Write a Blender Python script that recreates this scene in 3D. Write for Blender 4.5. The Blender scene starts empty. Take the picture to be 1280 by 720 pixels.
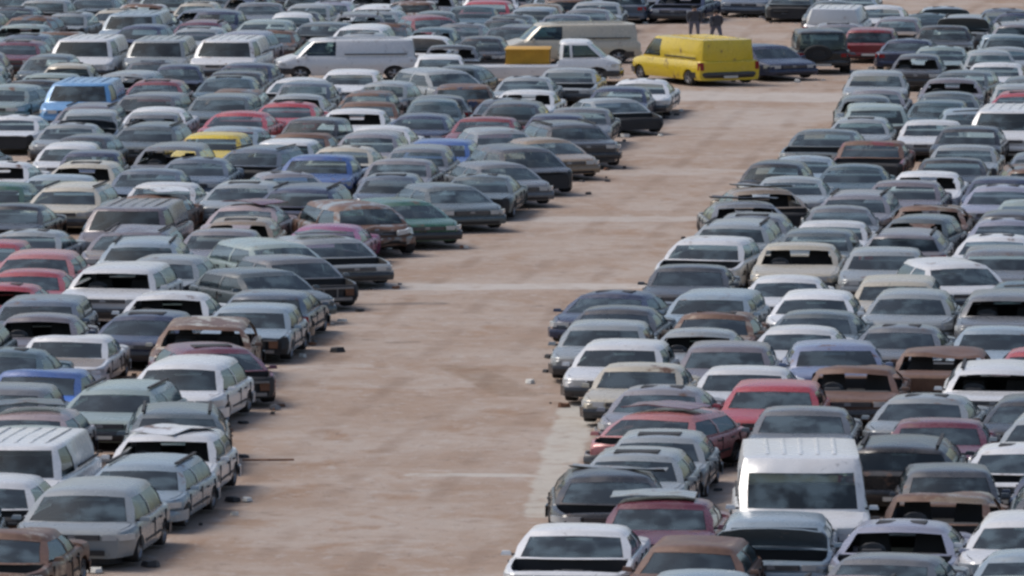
# A scrapyard full of cars beside a dirt track, seen from far off through a long lens.
import bpy, math, random
from mathutils import Vector, noise

# ---------------------------------------------------------------- scene, camera, light
scene = bpy.context.scene
col = scene.collection
F_PX, HC, PITCH = 10400.0, 16.2, math.atan(882.0 / 10400.0)
cam_d = bpy.data.cameras.new('camera')
cam_d.sensor_width = 36.0
cam_d.lens = F_PX / 1280.0 * 36.0
cam_d.clip_start, cam_d.clip_end = 1.0, 6000.0
cam = bpy.data.objects.new('camera', cam_d)
cam.location = (0, 0, HC)
cam.rotation_euler = (math.radians(90) - PITCH, 0, 0)
col.objects.link(cam)
scene.camera = cam

SUN_EL, SUN_AZ = math.radians(52), math.radians(-68)      # azimuth clockwise from +Y
world = bpy.data.worlds.new('World')
scene.world = world
world.use_nodes = True
wn, wl = world.node_tree.nodes, world.node_tree.links
sky = wn.new('ShaderNodeTexSky')
sky.sky_type = 'NISHITA'
sky.sun_disc = False
sky.sun_elevation, sky.sun_rotation = SUN_EL, SUN_AZ
sky.air_density, sky.dust_density, sky.ozone_density = 1.0, 3.0, 1.0
wl.new(sky.outputs[0], wn['Background'].inputs['Color'])
wn['Background'].inputs['Strength'].default_value = .105
sd = bpy.data.lights.new('sun', 'SUN')
sd.energy, sd.angle, sd.color = 1.4, math.radians(26), (1.0, .955, .90)
so = bpy.data.objects.new('sun', sd)
so.rotation_euler = (math.radians(90) - SUN_EL, 0, -SUN_AZ + math.pi)
col.objects.link(so)
sv = Vector((math.sin(SUN_AZ) * math.cos(SUN_EL), math.cos(SUN_AZ) * math.cos(SUN_EL), math.sin(SUN_EL)))
so.rotation_euler = sv.to_track_quat('Z', 'Y').to_euler()
scene.view_settings.view_transform = 'Standard'
scene.view_settings.look = 'None'
scene.view_settings.gamma = 1.0
scene.view_settings.use_curve_mapping = False
scene.view_settings.exposure = 0.42
scene.render.engine = 'CYCLES'
scene.cycles.use_denoising = True
scene.cycles.max_bounces = 8
scene.cycles.transparent_max_bounces = 12
scene.cycles.filter_width = 2.7

# ---------------------------------------------------------------- materials
def mat(name):
    m = bpy.data.materials.new(name)
    m.use_nodes = True
    n, l = m.node_tree.nodes, m.node_tree.links
    return m, n, l, n['Principled BSDF']

def simple(name, rgb, rough=.6, metal=0.0, var=.25, scale=3.0):
    m, n, l, b = mat(name)
    tc = n.new('ShaderNodeTexCoord'); oi = n.new('ShaderNodeObjectInfo')
    ad = n.new('ShaderNodeVectorMath'); ad.operation = 'ADD'
    mu = n.new('ShaderNodeVectorMath'); mu.operation = 'SCALE'; mu.inputs['Scale'].default_value = 40
    cx = n.new('ShaderNodeCombineXYZ')
    l.new(oi.outputs['Random'], cx.inputs[0]); l.new(cx.outputs[0], mu.inputs[0])
    l.new(tc.outputs['Object'], ad.inputs[0]); l.new(mu.outputs[0], ad.inputs[1])
    nz = n.new('ShaderNodeTexNoise'); nz.inputs['Scale'].default_value = scale; nz.inputs['Detail'].default_value = 5
    l.new(ad.outputs[0], nz.inputs['Vector'])
    mx = n.new('ShaderNodeMix'); mx.data_type = 'RGBA'
    mx.inputs['A'].default_value = (*[c * (1 - var) for c in rgb], 1)
    mx.inputs['B'].default_value = (*[min(1, c * (1 + var)) for c in rgb], 1)
    l.new(nz.outputs['Fac'], mx.inputs['Factor'])
    l.new(mx.outputs['Result'], b.inputs['Base Color'])
    b.inputs['Roughness'].default_value = rough
    b.inputs['Metallic'].default_value = metal
    return m

def ramp(n, l, src, lo, hi, a=0.0, b=1.0):
    r = n.new('ShaderNodeMapRange'); r.interpolation_type = 'SMOOTHSTEP'
    r.inputs['From Min'].default_value, r.inputs['From Max'].default_value = lo, hi
    r.inputs['To Min'].default_value, r.inputs['To Max'].default_value = a, b
    l.new(src, r.inputs['Value'])
    return r.outputs['Result']

def math_(n, l, op, a, b=None):
    q = n.new('ShaderNodeMath'); q.operation = op
    for i, v in enumerate((a, b)):
        if v is None: continue
        if isinstance(v, (int, float)): q.inputs[i].default_value = v
        else: l.new(v, q.inputs[i])
    return q.outputs[0]

def paint_material():
    """Weathered car paint: the object's colour, a coat of settled dust, and rust patches (object alpha sets how much)."""
    m, n, l, b = mat('car_paint')
    tc = n.new('ShaderNodeTexCoord'); oi = n.new('ShaderNodeObjectInfo'); ge = n.new('ShaderNodeNewGeometry')
    cx = n.new('ShaderNodeCombineXYZ')
    l.new(math_(n, l, 'MULTIPLY', oi.outputs['Random'], 57.0), cx.inputs[0])
    l.new(math_(n, l, 'MULTIPLY', oi.outputs['Random'], -31.0), cx.inputs[1])
    ad = n.new('ShaderNodeVectorMath'); ad.operation = 'ADD'
    l.new(tc.outputs['Object'], ad.inputs[0]); l.new(cx.outputs[0], ad.inputs[1])
    def nz(scale, detail, rough=.55):
        q = n.new('ShaderNodeTexNoise'); q.inputs['Scale'].default_value = scale
        q.inputs['Detail'].default_value = detail; q.inputs['Roughness'].default_value = rough
        l.new(ad.outputs[0], q.inputs['Vector']); return q.outputs['Fac']
    dust_n = nz(2.2, 6, .65)
    sep = n.new('ShaderNodeSeparateXYZ'); l.new(ge.outputs['Normal'], sep.inputs[0])
    up = ramp(n, l, sep.outputs[2], -.2, .95, .25, 1.0)
    dust = math_(n, l, 'MULTIPLY', ramp(n, l, dust_n, .38, .76, .03, .24), up)
    c1 = n.new('ShaderNodeMix'); c1.data_type = 'RGBA'
    l.new(dust, c1.inputs['Factor']); l.new(oi.outputs['Color'], c1.inputs['A'])
    c1.inputs['B'].default_value = (.30, .275, .255, 1)
    # scratches and stains
    st = ramp(n, l, nz(6.5, 4, .7), .60, .72, 0, .45)
    c2 = n.new('ShaderNodeMix'); c2.data_type = 'RGBA'
    l.new(st, c2.inputs['Factor']); l.new(c1.outputs['Result'], c2.inputs['A'])
    c2.inputs['B'].default_value = (.075, .068, .066, 1)
    # rust
    rn = nz(1.7, 7, .68)
    th = math_(n, l, 'SUBTRACT', rn, math_(n, l, 'SUBTRACT', 1.0, oi.outputs['Alpha']))
    rm = ramp(n, l, th, .0, .10)
    rc = n.new('ShaderNodeMix'); rc.data_type = 'RGBA'
    l.new(nz(9, 4), rc.inputs['Factor'])
    rc.inputs['A'].default_value = (.075, .032, .019, 1); rc.inputs['B'].default_value = (.19, .10, .06, 1)
    c3 = n.new('ShaderNodeMix'); c3.data_type = 'RGBA'
    l.new(rm, c3.inputs['Factor']); l.new(c2.outputs['Result'], c3.inputs['A']); l.new(rc.outputs['Result'], c3.inputs['B'])
    l.new(c3.outputs['Result'], b.inputs['Base Color'])
    l.new(math_(n, l, 'ADD', math_(n, l, 'MULTIPLY', dust, .55), math_(n, l, 'ADD', math_(n, l, 'MULTIPLY', rm, .3), .24)), b.inputs['Roughness'])
    b.inputs['Metallic'].default_value = .12
    b.inputs['Coat Weight'].default_value = .25
    b.inputs['Coat Roughness'].default_value = .18
    bp = n.new('ShaderNodeBump'); bp.inputs['Strength'].default_value = .25; bp.inputs['Distance'].default_value = .05
    l.new(nz(2.6, 3), bp.inputs['Height']); l.new(bp.outputs[0], b.inputs['Normal'])
    return m

def glass_material():
    """Dusty, tinted car glass: see-through, mirrors the sky at a slant."""
    m, n, l, b = mat('car_glass')
    out = n['Material Output']
    tc = n.new('ShaderNodeTexCoord'); oi = n.new('ShaderNodeObjectInfo')
    cx = n.new('ShaderNodeCombineXYZ')
    l.new(math_(n, l, 'MULTIPLY', oi.outputs['Random'], 91.0), cx.inputs[0])
    ad = n.new('ShaderNodeVectorMath'); ad.operation = 'ADD'
    l.new(tc.outputs['Object'], ad.inputs[0]); l.new(cx.outputs[0], ad.inputs[1])
    nz = n.new('ShaderNodeTexNoise'); nz.inputs['Scale'].default_value = 2.0; nz.inputs['Detail'].default_value = 6
    l.new(ad.outputs[0], nz.inputs['Vector'])
    tr = n.new('ShaderNodeBsdfTransparent'); tr.inputs[0].default_value = (.40, .50, .48, 1)
    gl = n.new('ShaderNodeBsdfGlossy'); gl.inputs['Roughness'].default_value = .10; gl.inputs['Color'].default_value = (.92, 1, 1, 1)
    fr = n.new('ShaderNodeFresnel'); fr.inputs['IOR'].default_value = 1.6
    m1 = n.new('ShaderNodeMixShader')
    l.new(fr.outputs[0], m1.inputs[0]); l.new(tr.outputs[0], m1.inputs[1]); l.new(gl.outputs[0], m1.inputs[2])
    df = n.new('ShaderNodeBsdfDiffuse'); df.inputs[0].default_value = (.21, .29, .335, 1)
    m2 = n.new('ShaderNodeMixShader')
    d = math_(n, l, 'MULTIPLY', ramp(n, l, nz.outputs['Fac'], .42, .66, .02, .36),
              ramp(n, l, oi.outputs['Random'], 0, 1, .35, 1.0))
    l.new(d, m2.inputs[0]); l.new(m1.outputs[0], m2.inputs[1]); l.new(df.outputs[0], m2.inputs[2])
    l.new(m2.outputs[0], out.inputs['Surface'])
    return m

M = dict(
    paint=paint_material(), glass=glass_material(),
    dark=simple('dark_trim', (.022, .021, .022), .7),
    plastic=simple('grey_plastic', (.045, .045, .048), .6),
    rubber=simple('tyre_rubber', (.022, .021, .021), .85),
    rim=simple('wheel_rim', (.30, .30, .31), .4, .6),
    lens=simple('lamp_lens', (.52, .55, .56), .12, .25),
    red=simple('tail_lens', (.25, .012, .015), .2),
    plate=simple('plate_white', (.62, .61, .56), .5),
    metal=simple('bare_metal', (.20, .20, .205), .45, .7, .5, 6),
    rusty=simple('rusty_metal', (.16, .075, .042), .85, 0, .6, 6),
    seat=simple('seat_fabric', (.055, .05, .05), .95),
)
M['crate'] = simple('yellow_crate_paint', (.52, .28, .02), .5, 0, .35, 2)
M['skin'] = simple('skin', (.42, .26, .19), .6)
M['cloth'] = simple('dark_cloth', (.06, .06, .07), .9)
M['trousers'] = simple('trousers', (.12, .12, .15), .9)
M['hair'] = simple('hair', (.012, .010, .009), .8)

# ---------------------------------------------------------------- mesh helpers
SX, SY, SZ = 1.14, 0.94, 0.655      # the photograph shows every vehicle low and wide

class MB:
    def __init__(self): self.v, self.f, self.m = [], [], []
    def vert(self, x, y, z): self.v.append((x, y, z)); return len(self.v) - 1
    def face(self, idx, m=0): self.f.append(tuple(idx)); self.m.append(m)
    def box(self, c, s, m=0, taper=1.0, bev=0.0):
        """A box with its top edges drawn in."""
        cx, cy, cz = c; a, b, h = s[0] / 2, s[1] / 2, s[2] / 2
        if bev:
            rings = [(1 - bev, -h), (1, -h + bev * h), (taper, h - bev * h), (taper * (1 - bev), h)]
        else:
            rings = [(1, -h), (taper, h)]
        prev = None
        for k, z in rings:
            r = [self.vert(cx + i * a * k, cy + j * b * k, cz + z) for i, j in ((-1, -1), (1, -1), (1, 1), (-1, 1))]
            if prev:
                for q in range(4): self.face((prev[q], prev[(q + 1) % 4], r[(q + 1) % 4], r[q]), m)
            else: self.face(r[::-1], m)
            prev = r
        self.face(prev, m)
    def lathe(self, c, prof, axis, seg, mats):
        """prof: (radius, offset along axis); mats: one per profile step (may be a pair to alternate)."""
        cx, cy, cz = c; prev = None
        for k, (r, o) in enumerate(prof):
            ring = []
            for s in range(seg):
                t = 2 * math.pi * s / seg; a, b = r * math.cos(t), r * math.sin(t)
                ring.append(self.vert(cx + o, cy + a, cz + b) if axis == 'x' else self.vert(cx + a, cy + o, cz + b) if axis == 'y' else self.vert(cx + a, cy + b, cz + o))
            if prev:
                mm = mats[k - 1]
                for s in range(seg):
                    self.face((prev[s], prev[(s + 1) % seg], ring[(s + 1) % seg], ring[s]), mm if isinstance(mm, int) else mm[(s // 2) % 2])
            prev = ring
        self.face(prev, mats[-1] if isinstance(mats[-1], int) else mats[-1][0])
    def mesh(self, name, mats, fn=None, angle=38, scale=(SX, SY, SZ)):
        v = [fn(Vector(p)) if fn else Vector(p) for p in self.v]
        me = bpy.data.meshes.new(name)
        me.from_pydata([(p[0] * scale[0], p[1] * scale[1], p[2] * scale[2]) for p in v], [], self.f)
        for q in mats: me.materials.append(M[q])
        me.polygons.foreach_set('material_index', self.m)
        me.polygons.foreach_set('use_smooth', [True] * len(self.f))
        me.set_sharp_from_angle(angle=math.radians(angle))
        me.update()
        return me

def link(name, mesh, parent=None, loc=(0, 0, 0), color=None):
    o = bpy.data.objects.new(name, mesh)
    o.location = loc
    if parent: o.parent = parent
    if color: o.color = color
    col.objects.link(o)
    return o

# ---------------------------------------------------------------- vehicle kinds
# L W roof belt hood_front cowl_z boot_z | cowl wind_top roof_end rear_base | B pillar | wheel radius | flags
KIND = {
 'h': dict(L=4.0, W=1.74, zr=1.45, zb=.95, zh=.76, zbt=.95, cowl=-.98, wt=-.30, re=1.42, rb=1.86, B=.35, wr=.30),
 's': dict(L=4.45, W=1.76, zr=1.42, zb=.93, zh=.75, zbt=.97, cowl=-1.08, wt=-.35, re=.80, rb=1.45, B=.25, wr=.31),
 'e': dict(L=4.5, W=1.76, zr=1.46, zb=.94, zh=.76, zbt=.94, cowl=-1.12, wt=-.45, re=1.85, rb=2.12, B=.2, wr=.31),
 'u': dict(L=4.5, W=1.86, zr=1.75, zb=1.12, zh=.98, zbt=1.1, cowl=-1.12, wt=-.60, re=1.80, rb=2.08, B=.2, wr=.37),
 'm': dict(L=4.2, W=1.78, zr=1.62, zb=1.0, zh=.80, zbt=1.0, cowl=-1.32, wt=-.60, re=1.55, rb=1.92, B=.15, wr=.31),
 'v': dict(L=4.9, W=1.92, zr=2.0, zb=1.16, zh=.92, zbt=1.1, cowl=-1.75, wt=-1.15, re=2.28, rb=2.36, B=-.35, wr=.33, cargo=1, blind=1),
 'b': dict(L=5.2, W=1.98, zr=2.5, zb=1.25, zh=1.0, zbt=1.2, cowl=-1.80, wt=-1.0, re=2.45, rb=2.50, B=-.35, wr=.34, cargo=1, tw=.84),
 'k': dict(L=3.5, W=1.60, zr=1.52, zb=.97, zh=.80, zbt=.97, cowl=-.98, wt=-.35, re=1.30, rb=1.62, B=.30, wr=.28),
 'y': dict(L=5.2, W=1.98, zr=2.25, zb=1.2, zh=1.0, zbt=1.2, cowl=-1.80, wt=-1.0, re=2.45, rb=2.50, B=-.35, wr=.34, cargo=1, tw=.84, blind=1),
 'p': dict(L=4.9, W=1.82, zr=1.72, zb=1.08, zh=.92, zbt=1.08, cowl=-1.30, wt=-.75, re=.55, rb=.72, B=.02, wr=.36, bed=1),
 'j': dict(L=3.6, W=1.62, zr=2.15, zb=1.15, zh=1.05, zbt=1.1, cowl=-.85, wt=-.65, re=1.62, rb=1.72, B=.25, wr=.42, tw=.84, spare=1),
 't': dict(L=6.0, W=2.0, zr=2.1, zb=1.25, zh=1.0, zbt=.95, cowl=-2.45, wt=-1.9, re=-.95, rb=-.85, B=-1.3, wr=.38, bed=1, tw=.82),
}

def lerp(a, b, t): return a + (b - a) * t
def sstep(a, b, x):
    t = max(0., min(1., (x - a) / (b - a))); return t * t * (3 - 2 * t)

def wreck_fn(k, seed, dmg):
    """How bent the whole vehicle is: 0 small dings, 1 dented roof and wings, 2 crushed nose."""
    L, zr = k['L'], k['zr']
    rnd = random.Random(seed * 31 + dmg)
    cx, cy = rnd.uniform(-.4, .4), rnd.uniform(-.1, .9)
    side = rnd.choice((-1, 1))
    def fn(p):
        q = p * 1.1 + Vector((seed * 5.3, seed * 2.1, dmg * 3.7))
        nv = noise.noise_vector(q)
        a = (.022, .055, .045)[dmg]
        p = p + nv * a
        if dmg == 1:
            g = math.exp(-((p.x - cx) ** 2 + (p.y - cy) ** 2) / .18) * sstep(zr - .35, zr - .05, p.z)
            p.z -= .16 * g
        if dmg == 2:
            m = sstep(-L / 2 + 1.3, -L / 2, p.y)
            m *= .55 + .45 * sstep(-.8, .8, p.x * side)
            n2 = noise.noise(q * 2.2)
            p.y += m * (.38 + .25 * n2)
            p.z += m * (.09 + .16 * n2)
            p.x += m * .10 * noise.noise(q * 1.7 + Vector((9, 9, 9)))
        return p
    return fn

CACHE = {}
def kit(kind, dmg, style=0):
    """All part meshes of one kind of vehicle at one degree of damage."""
    if (kind, dmg, style) in CACHE: return CACHE[(kind, dmg, style)]
    k = dict(KIND[kind])
    if kind in 'hsemk': k['zr'] += .10; k['tw'] = .77
    if style and kind in 'hsemuk':            # a rounder, more recent shape
        k['cowl'] -= .14; k['wt'] -= .08; k['zh'] += .05; k['tw'] = .715; k['round'] = 1
    L, W = k['L'], k['W']; w = W / 2; f, r = -L / 2, L / 2
    zb, zr, zh, zbt, wr = k['zb'], k['zr'], k['zh'], k['zbt'], k['wr']
    cowl, wt, re, rb, B = k['cowl'], k['wt'], k['re'], k['rb'], k['B']
    yf, yr = f + .82, r - (.80 if not k.get('bed') else .95)
    if k.get('spare'): yf, yr = f + .62, r - .65
    fn = wreck_fn(k, ord(kind), dmg)
    cz = zb - .02; rn = 1 if k.get('round') else 0
    K = {'yf': yf, 'yr': yr}

    def zt(y):
        if y <= cowl:
            z = lerp(zh, cz, (sstep(f, cowl, y) * .5 + .5 * (y - f) / (cowl - f)))
            return z - .10 * max(0, 1 - (y - f) / .12) ** 2
        if y < rb: return zb - .005
        return lerp(zbt, zbt - .03, (y - rb) / max(.05, r - rb)) - .08 * max(0, 1 - (r - y) / .10) ** 2
    def hw(y):
        a = max(0, 1 - (y - f) / (.75 if rn else .5)); b = max(0, 1 - (r - y) / .40)
        return w * (1 - (.24 if rn else .16) * a * a - (.10 if not k.get('cargo') else .03) * b * b)
    ar = wr + .045
    def zl(y):
        z = .21 if not k.get('spare') else .38
        for c in (yf, yr):
            if abs(y - c) < ar: z = max(z, wr + math.sqrt(ar * ar - (y - c) ** 2))
        return z
    h0, h1 = f + .15, cowl - .05
    c0, c1 = cowl + .0, rb - .05
    ys = {f, f + .03, f + .09, f + .3, r - .3, r - .09, r - .03, r, h0 - .012, h0, (h0 + h1) / 2, h1, h1 + .012, c0, c0 + .012, (c0 + c1) / 2, c1, c1 + .012, rb}
    if k.get('bed'):
        b0, b1 = rb + .08, r - .08
        ys |= {b0 - .012, b0, (b0 + b1) / 2, b1, b1 + .012}
    for c in (yf, yr):
        for q in (-1.001, -.985, -.8, -.45, 0, .45, .8, .985, 1.001): ys.add(c + q * ar)
    ys = sorted(y for y in ys if f <= y <= r)
    ys = [y for i, y in enumerate(ys) if i == 0 or y - ys[i - 1] > .004]
    def sunk(y):
        if h0 <= y <= h1: return .48
        if c0 + .011 <= y <= c1: return .46
        if k.get('bed') and b0 <= y <= b1: return .62 if kind == 'p' else .84
        return None
    mb = MB(); rings = []
    for y in ys:
        hh, z0, z1, s = hw(y), zl(y), zt(y), sunk(y)
        p3 = max(.62 * zh / .76, z0 + .05)
        pts = [(.80 * hh, z0), (.96 * hh, z0 + .02), (hh, max(.42, z0 + .03)), (hh, p3), (.985 * hh, max(z1 - .10, p3 + .005)), (.95 * hh, max(z1 - .025, p3 + .01)), (.88 * hh, max(z1, p3 + .015))]
        pts += [(.87 * hh, s), (0, s)] if s is not None else [(.5 * hh, pts[-1][1] + .018), (0, pts[-1][1] + .026)]
        ring = [mb.vert(x, y, z) for x, z in pts] + [mb.vert(-x, y, z) for x, z in reversed(pts[:-1])]
        rings.append((ring, s is not None))
    n = len(rings[0][0])
    for (a, sa), (b, sb) in zip(rings, rings[1:]):
        for i in range(n - 1):
            top = i in (6, 7, 8, 9)
            mb.face((a[i], a[i + 1], b[i + 1], b[i]), 1 if top and (sa or sb) else 0)
        mb.face((a[n - 1], a[0], b[0], b[n - 1]), 1)
    mb.face(rings[0][0][::-1], 0); mb.face(rings[-1][0], 0)
    cap = len(mb.f) - 2; nose = [i for i, q in enumerate(mb.f) if max(mb.v[j][1] for j in q) < f + .31]
    # ---- cabin shell: columns round the car, each from the belt line up to the roof
    bw, tw = .93 * w, k.get('tw', .73) * w
    cargo = k.get('cargo')
    C = [((0, cowl - .12 - .07 * rn), (0, wt - .07 - .06 * rn), 'F'), ((.45 * bw, cowl - .095 - .045 * rn), (.45 * tw, wt - .055 - .04 * rn), 'F'), ((.87 * bw, cowl - .02), (.90 * tw, wt), 'A'),
         ((.98 * bw, cowl + .10), (tw, wt + .09), 'S'), ((bw, B - .05), (1.02 * tw, max(B - .02, wt + .2)), 'P'), ((bw, B + .04), (1.02 * tw, max(B + .06, wt + .28)), 'S' if not cargo else 'P'),
         ((.99 * bw, rb - (.42 if not k.get('bed') else .15)), (tw, re - .10), 'P'), ((.90 * bw, rb - .03), (.93 * tw, re), 'R' if not k.get('blind') else 'P'), ((.45 * bw, rb + .03), (.45 * tw, re + .05), 'R' if not k.get('blind') else 'P'), ((0, rb + .05), (0, re + .06), '')]
    full = C + [((-b[0], b[1]), (-t[0], t[1]), C[len(C) - 2 - i][2]) for i, (b, t, s) in enumerate(reversed(C[1:-1]))]
    tags = [c[2] for c in C[:-1]] + [c[2] for c in reversed(C[:-1])]
    full = C + [((-b[0], b[1]), (-t[0], t[1]), '') for b, t, s in reversed(C[1:-1])]
    N = len(full)
    T = [0, .07, .5, .90, 1.0] if kind != 'b' else [0, .06, .42, .74, 1.0]; zt1 = zr - (.095 if not k.get('cargo') else .05)
    def dome(i, t, inset=0.0):
        (bx, by), (tx, ty), _ = full[i]
        x, y = lerp(bx, tx, t), lerp(by, ty, t)
        g = .035 * math.sin(math.pi * t)
        nx, ny = bx / bw, (by - (cowl + rb) / 2) / ((rb - cowl) / 2)
        if abs(nx) > .93: x += g * (1 if nx > 0 else -1)
        else: y += g * .6 * (1 if ny > 0 else -1)
        x -= inset * nx; y -= inset * ny
        return (x, y, lerp(zb - .012, zt1, t) - (0 if cargo else (.045 + .03 * rn) * t * t * (x / tw) ** 2))
    lay = [[mb.vert(*dome(i, t)) for i in range(N)] for t in T]
    glass = {}
    for a in range(4):
        for i in range(N):
            j = (i + 1) % N
            if a in (1, 2) and tags[i] in 'FSR':
                key = {'F': 'windscreen', 'R': 'rear_window'}.get(tags[i]) or ('side_window', i)
                glass.setdefault(key, []).append((i, a))
            else:
                mb.face((lay[a][i], lay[a][j], lay[a + 1][j], lay[a + 1][i]), 0)
    ctr = (0, (wt + re) / 2)
    prev = lay[4]
    for sc, dz in (((.95, -.040), (.80, -.006), (.45, .024)) if not cargo else ((.95, -.014), (.82, .002), (.45, .022))):
        ring = []
        for (bx, by), (tx, ty), _ in full:
            ring.append(mb.vert(tx * sc, ctr[1] + (ty - ctr[1]) * sc, zr + dz - (.012 if cargo else (.045 + .03 * rn) * (tx * sc / tw) ** 2)))
        for i in range(N): mb.face((prev[i], prev[(i + 1) % N], ring[(i + 1) % N], ring[i]), 0)
        prev = ring
    c = mb.vert(0, ctr[1], zr + .028)
    for i in range(N): mb.face((prev[i], prev[(i + 1) % N], c), 0)
    if cargo:                       # pressed ribs along the roof and the load-bay sides
        for x in (-.5, -.25, 0, .25, .5): mb.box((x * w, (wt + re) / 2 + .1, zr + .022), (.05, (re - wt) * .8, .03), 0, .8)
        for s in (-1, 1):
            mb.box((s * (bw + .012), (B + rb) / 2, zb + .12), (.03, (rb - B) * .8, .05), 1)
    if not cargo and kind != 't':
        for s in (-1, 1):
            for y in (cowl + .14, B, rb - .50):
                if c0 < y < c1: mb.box((s * (w - .001), y, .66 * zb), (.022, .018, .50 * zb), 1)
            for y in (B - .16, B + .62): mb.box((s * (w - .004), y, zb - .17), (.05, .17, .035), 1)
            mb.box((s * (w - .002), (yf + yr) / 2, .47), (.03, (yr - yf) * .62, .06), 1)
    if kind in 'eu' and style:
        for s in (-1, 1): mb.box((s * tw * .86, (wt + re) / 2, zr - .0), (.05, (re - wt) * .86, .05), 1)
    if kind in 'hsk' and style == 2: mb.box((0, wt + .48, zr + .012), (.70, .46, .022), 1, .96)
    if kind == 't':
        for q in range(5): mb.box((0, lerp(b0, b1, q / 4.), .62), (W * .96, .10, .12), 1)
    K['body'] = mb.mesh(kind + '_body', ['paint', 'dark'], fn)
    keep_m = list(mb.m)
    for i in nose: mb.m[i] = 1
    g = MB()
    def bare(p):
        p = fn(p)
        q = sstep(f + .5, f, p.y)
        p.y += q * .16 * (1 + .8 * noise.noise(Vector((p.x * 3, p.z * 4, dmg))))
        return p
    K['body_bare'] = mb.mesh(kind + '_body', ['paint', 'dark'], bare)
    mb.m = keep_m
    sides = []
    for key, cells in glass.items():
        g = MB(); ids = {}
        for i, a in cells:
            q = []
            for ii, aa in ((i, a), ((i + 1) % N, a), ((i + 1) % N, a + 1), (i, a + 1)):
                if (ii, aa) not in ids: ids[(ii, aa)] = g.vert(*dome(ii, T[aa], .010))
                q.append(ids[(ii, aa)])
            g.face(q, 0)
        if key == 'windscreen' and not cargo:
            z0 = dome(0, .5)[2]
        me = g.mesh('glass', ['glass'], fn)
        if isinstance(key, tuple): sides.append(me)
        else: K[key] = me
    K['sides'] = sides
    # ---- bonnet, closed / raised
    for nm in ('bonnet', 'bonnet_up'):
        g = MB(); rows = []
        y0, y1 = f + .09, cowl - .012
        for a in range(7):
            t = a / 6; y = lerp(y0, y1, t); row = []
            for u in (-.885, -.80, -.55, -.28, 0, .28, .55, .80, .885):
                yy = y + (1 - t) * .10 * u * u - t * .10 * (1 - u * u) * .8
                z = zt(max(y, f + .12)) + .010 + .030 * (1 - u * u) + (.014 if abs(abs(u) - .55) < .01 else 0) - (.035 if t == 0 else 0)
                row.append((u * hw(y), yy, z))
            rows.append(row)
        V = [[g.vert(*p) for p in row] for row in rows]
        for a in range(6):
            for i in range(8): g.face((V[a][i], V[a][i + 1], V[a + 1][i + 1], V[a + 1][i]), 0)
        V2 = [[g.vert(p[0] * .985, p[1], p[2] - .035) for p in row] for row in rows]
        for a in range(6):
            for i in range(8): g.face((V2[a][i], V2[a + 1][i], V2[a + 1][i + 1], V2[a][i + 1]), 0)
        edge = [(0, i) for i in range(9)] + [(a, 8) for a in range(1, 7)] + [(6, i) for i in range(7, -1, -1)] + [(a, 0) for a in range(5, 0, -1)]
        for (a, i), (b, j) in zip(edge, edge[1:] + edge[:1]): g.face((V[a][i], V2[a][i], V2[b][j], V[b][j]), 0)
        def up(p):
            p = fn(p)
            if nm == 'bonnet_up':
                a = math.radians(52); dy, dz = y1 - p.y, p.z - cz
                p.y, p.z = y1 - (dy * math.cos(a) - dz * math.sin(a)) + .0, cz + .03 + dy * math.sin(a) + dz * math.cos(a)
            return p
        K[nm] = g.mesh(nm, ['paint', 'dark'], up)
    # ---- engine bay contents
    g = MB(); rnd = random.Random(ord(kind) + dmg)
    ym = (h0 + h1) / 2; hz = .48
    g.box((.05, ym, hz + .10), (.62, .42, .22), 1, .85, .12)
    g.box((.05, ym - .02, hz + .225), (.36, .18, .05), 0, .8)
    g.box((-.52, ym + .12, hz + .09), (.24, .3, .2), 0)
    g.box((.52, ym - .08, hz + .08), (.22, .26, .18), 2, .8, .1)
    g.box((0, h0 + .07, hz + .08), (1.1, .06, .22), 1)
    for q in range(5):
        g.box((rnd.uniform(-.6, .6), rnd.uniform(h0 + .15, h1 - .1), hz + .06), (rnd.uniform(.08, .2), rnd.uniform(.08, .22), .14), rnd.choice((0, 1, 1, 2)), .8, .15)
    g.lathe((-.3, ym - .2, hz + .12), [(.0, -.2), (.06, -.2), (.06, .25), (0.001, .25)], 'x', 8, [1, 0, 1, 1])
    K['engine'] = g.mesh('engine', ['dark', 'metal', 'rusty'], fn)
    g = MB(); g.box((0, f + .13, .50), (.86, .06, .34), 0); g.box((0, f + .085, .69), (1.30, .05, .05), 1); g.box((0, f + .06, .34), (1.2, .10, .10), 1)
    for q in (-.3, 0, .3): g.box((q, f + .09, .5), (.03, .03, .34), 1)
    for s in (-1, 1): g.box((s * .58, f + .12, .55), (.16, .07, .22), 2)
    K['radiator'] = g.mesh('radiator', ['dark', 'metal', 'rusty'], fn)
    # ---- seats, dashboard
    g = MB(); ysx = cowl + 1.05
    g.box((0, ysx, .60), (.48, .50, .16), 0, .95, .15)
    g.box((0, ysx + .27, .60 + .38), (.46, .14, .62), 0, .8, .12)
    g.box((0, ysx + .30, zb + .30), (.26, .09, .17), 0, .85, .2)
    K['seat'] = g.mesh('seat', ['seat'])
    g = MB(); g.box((0, cowl + .22, zb - .11), (W * .80, .38, .20), 0, .9, .12)
    g.box((-.36, cowl + .42, zb - .02), (.34, .16, .14), 0, .8, .2)
    g.lathe((-.36, cowl + .60, zb - .0), [(.001, 0), (.05, 0), (.17, .0), (.19, .015), (.17, .03), (.16, .02), (.001, .02)], 'y', 12, [0] * 7)
    K['dashboard'] = g.mesh('dashboard', ['plastic'])
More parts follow.
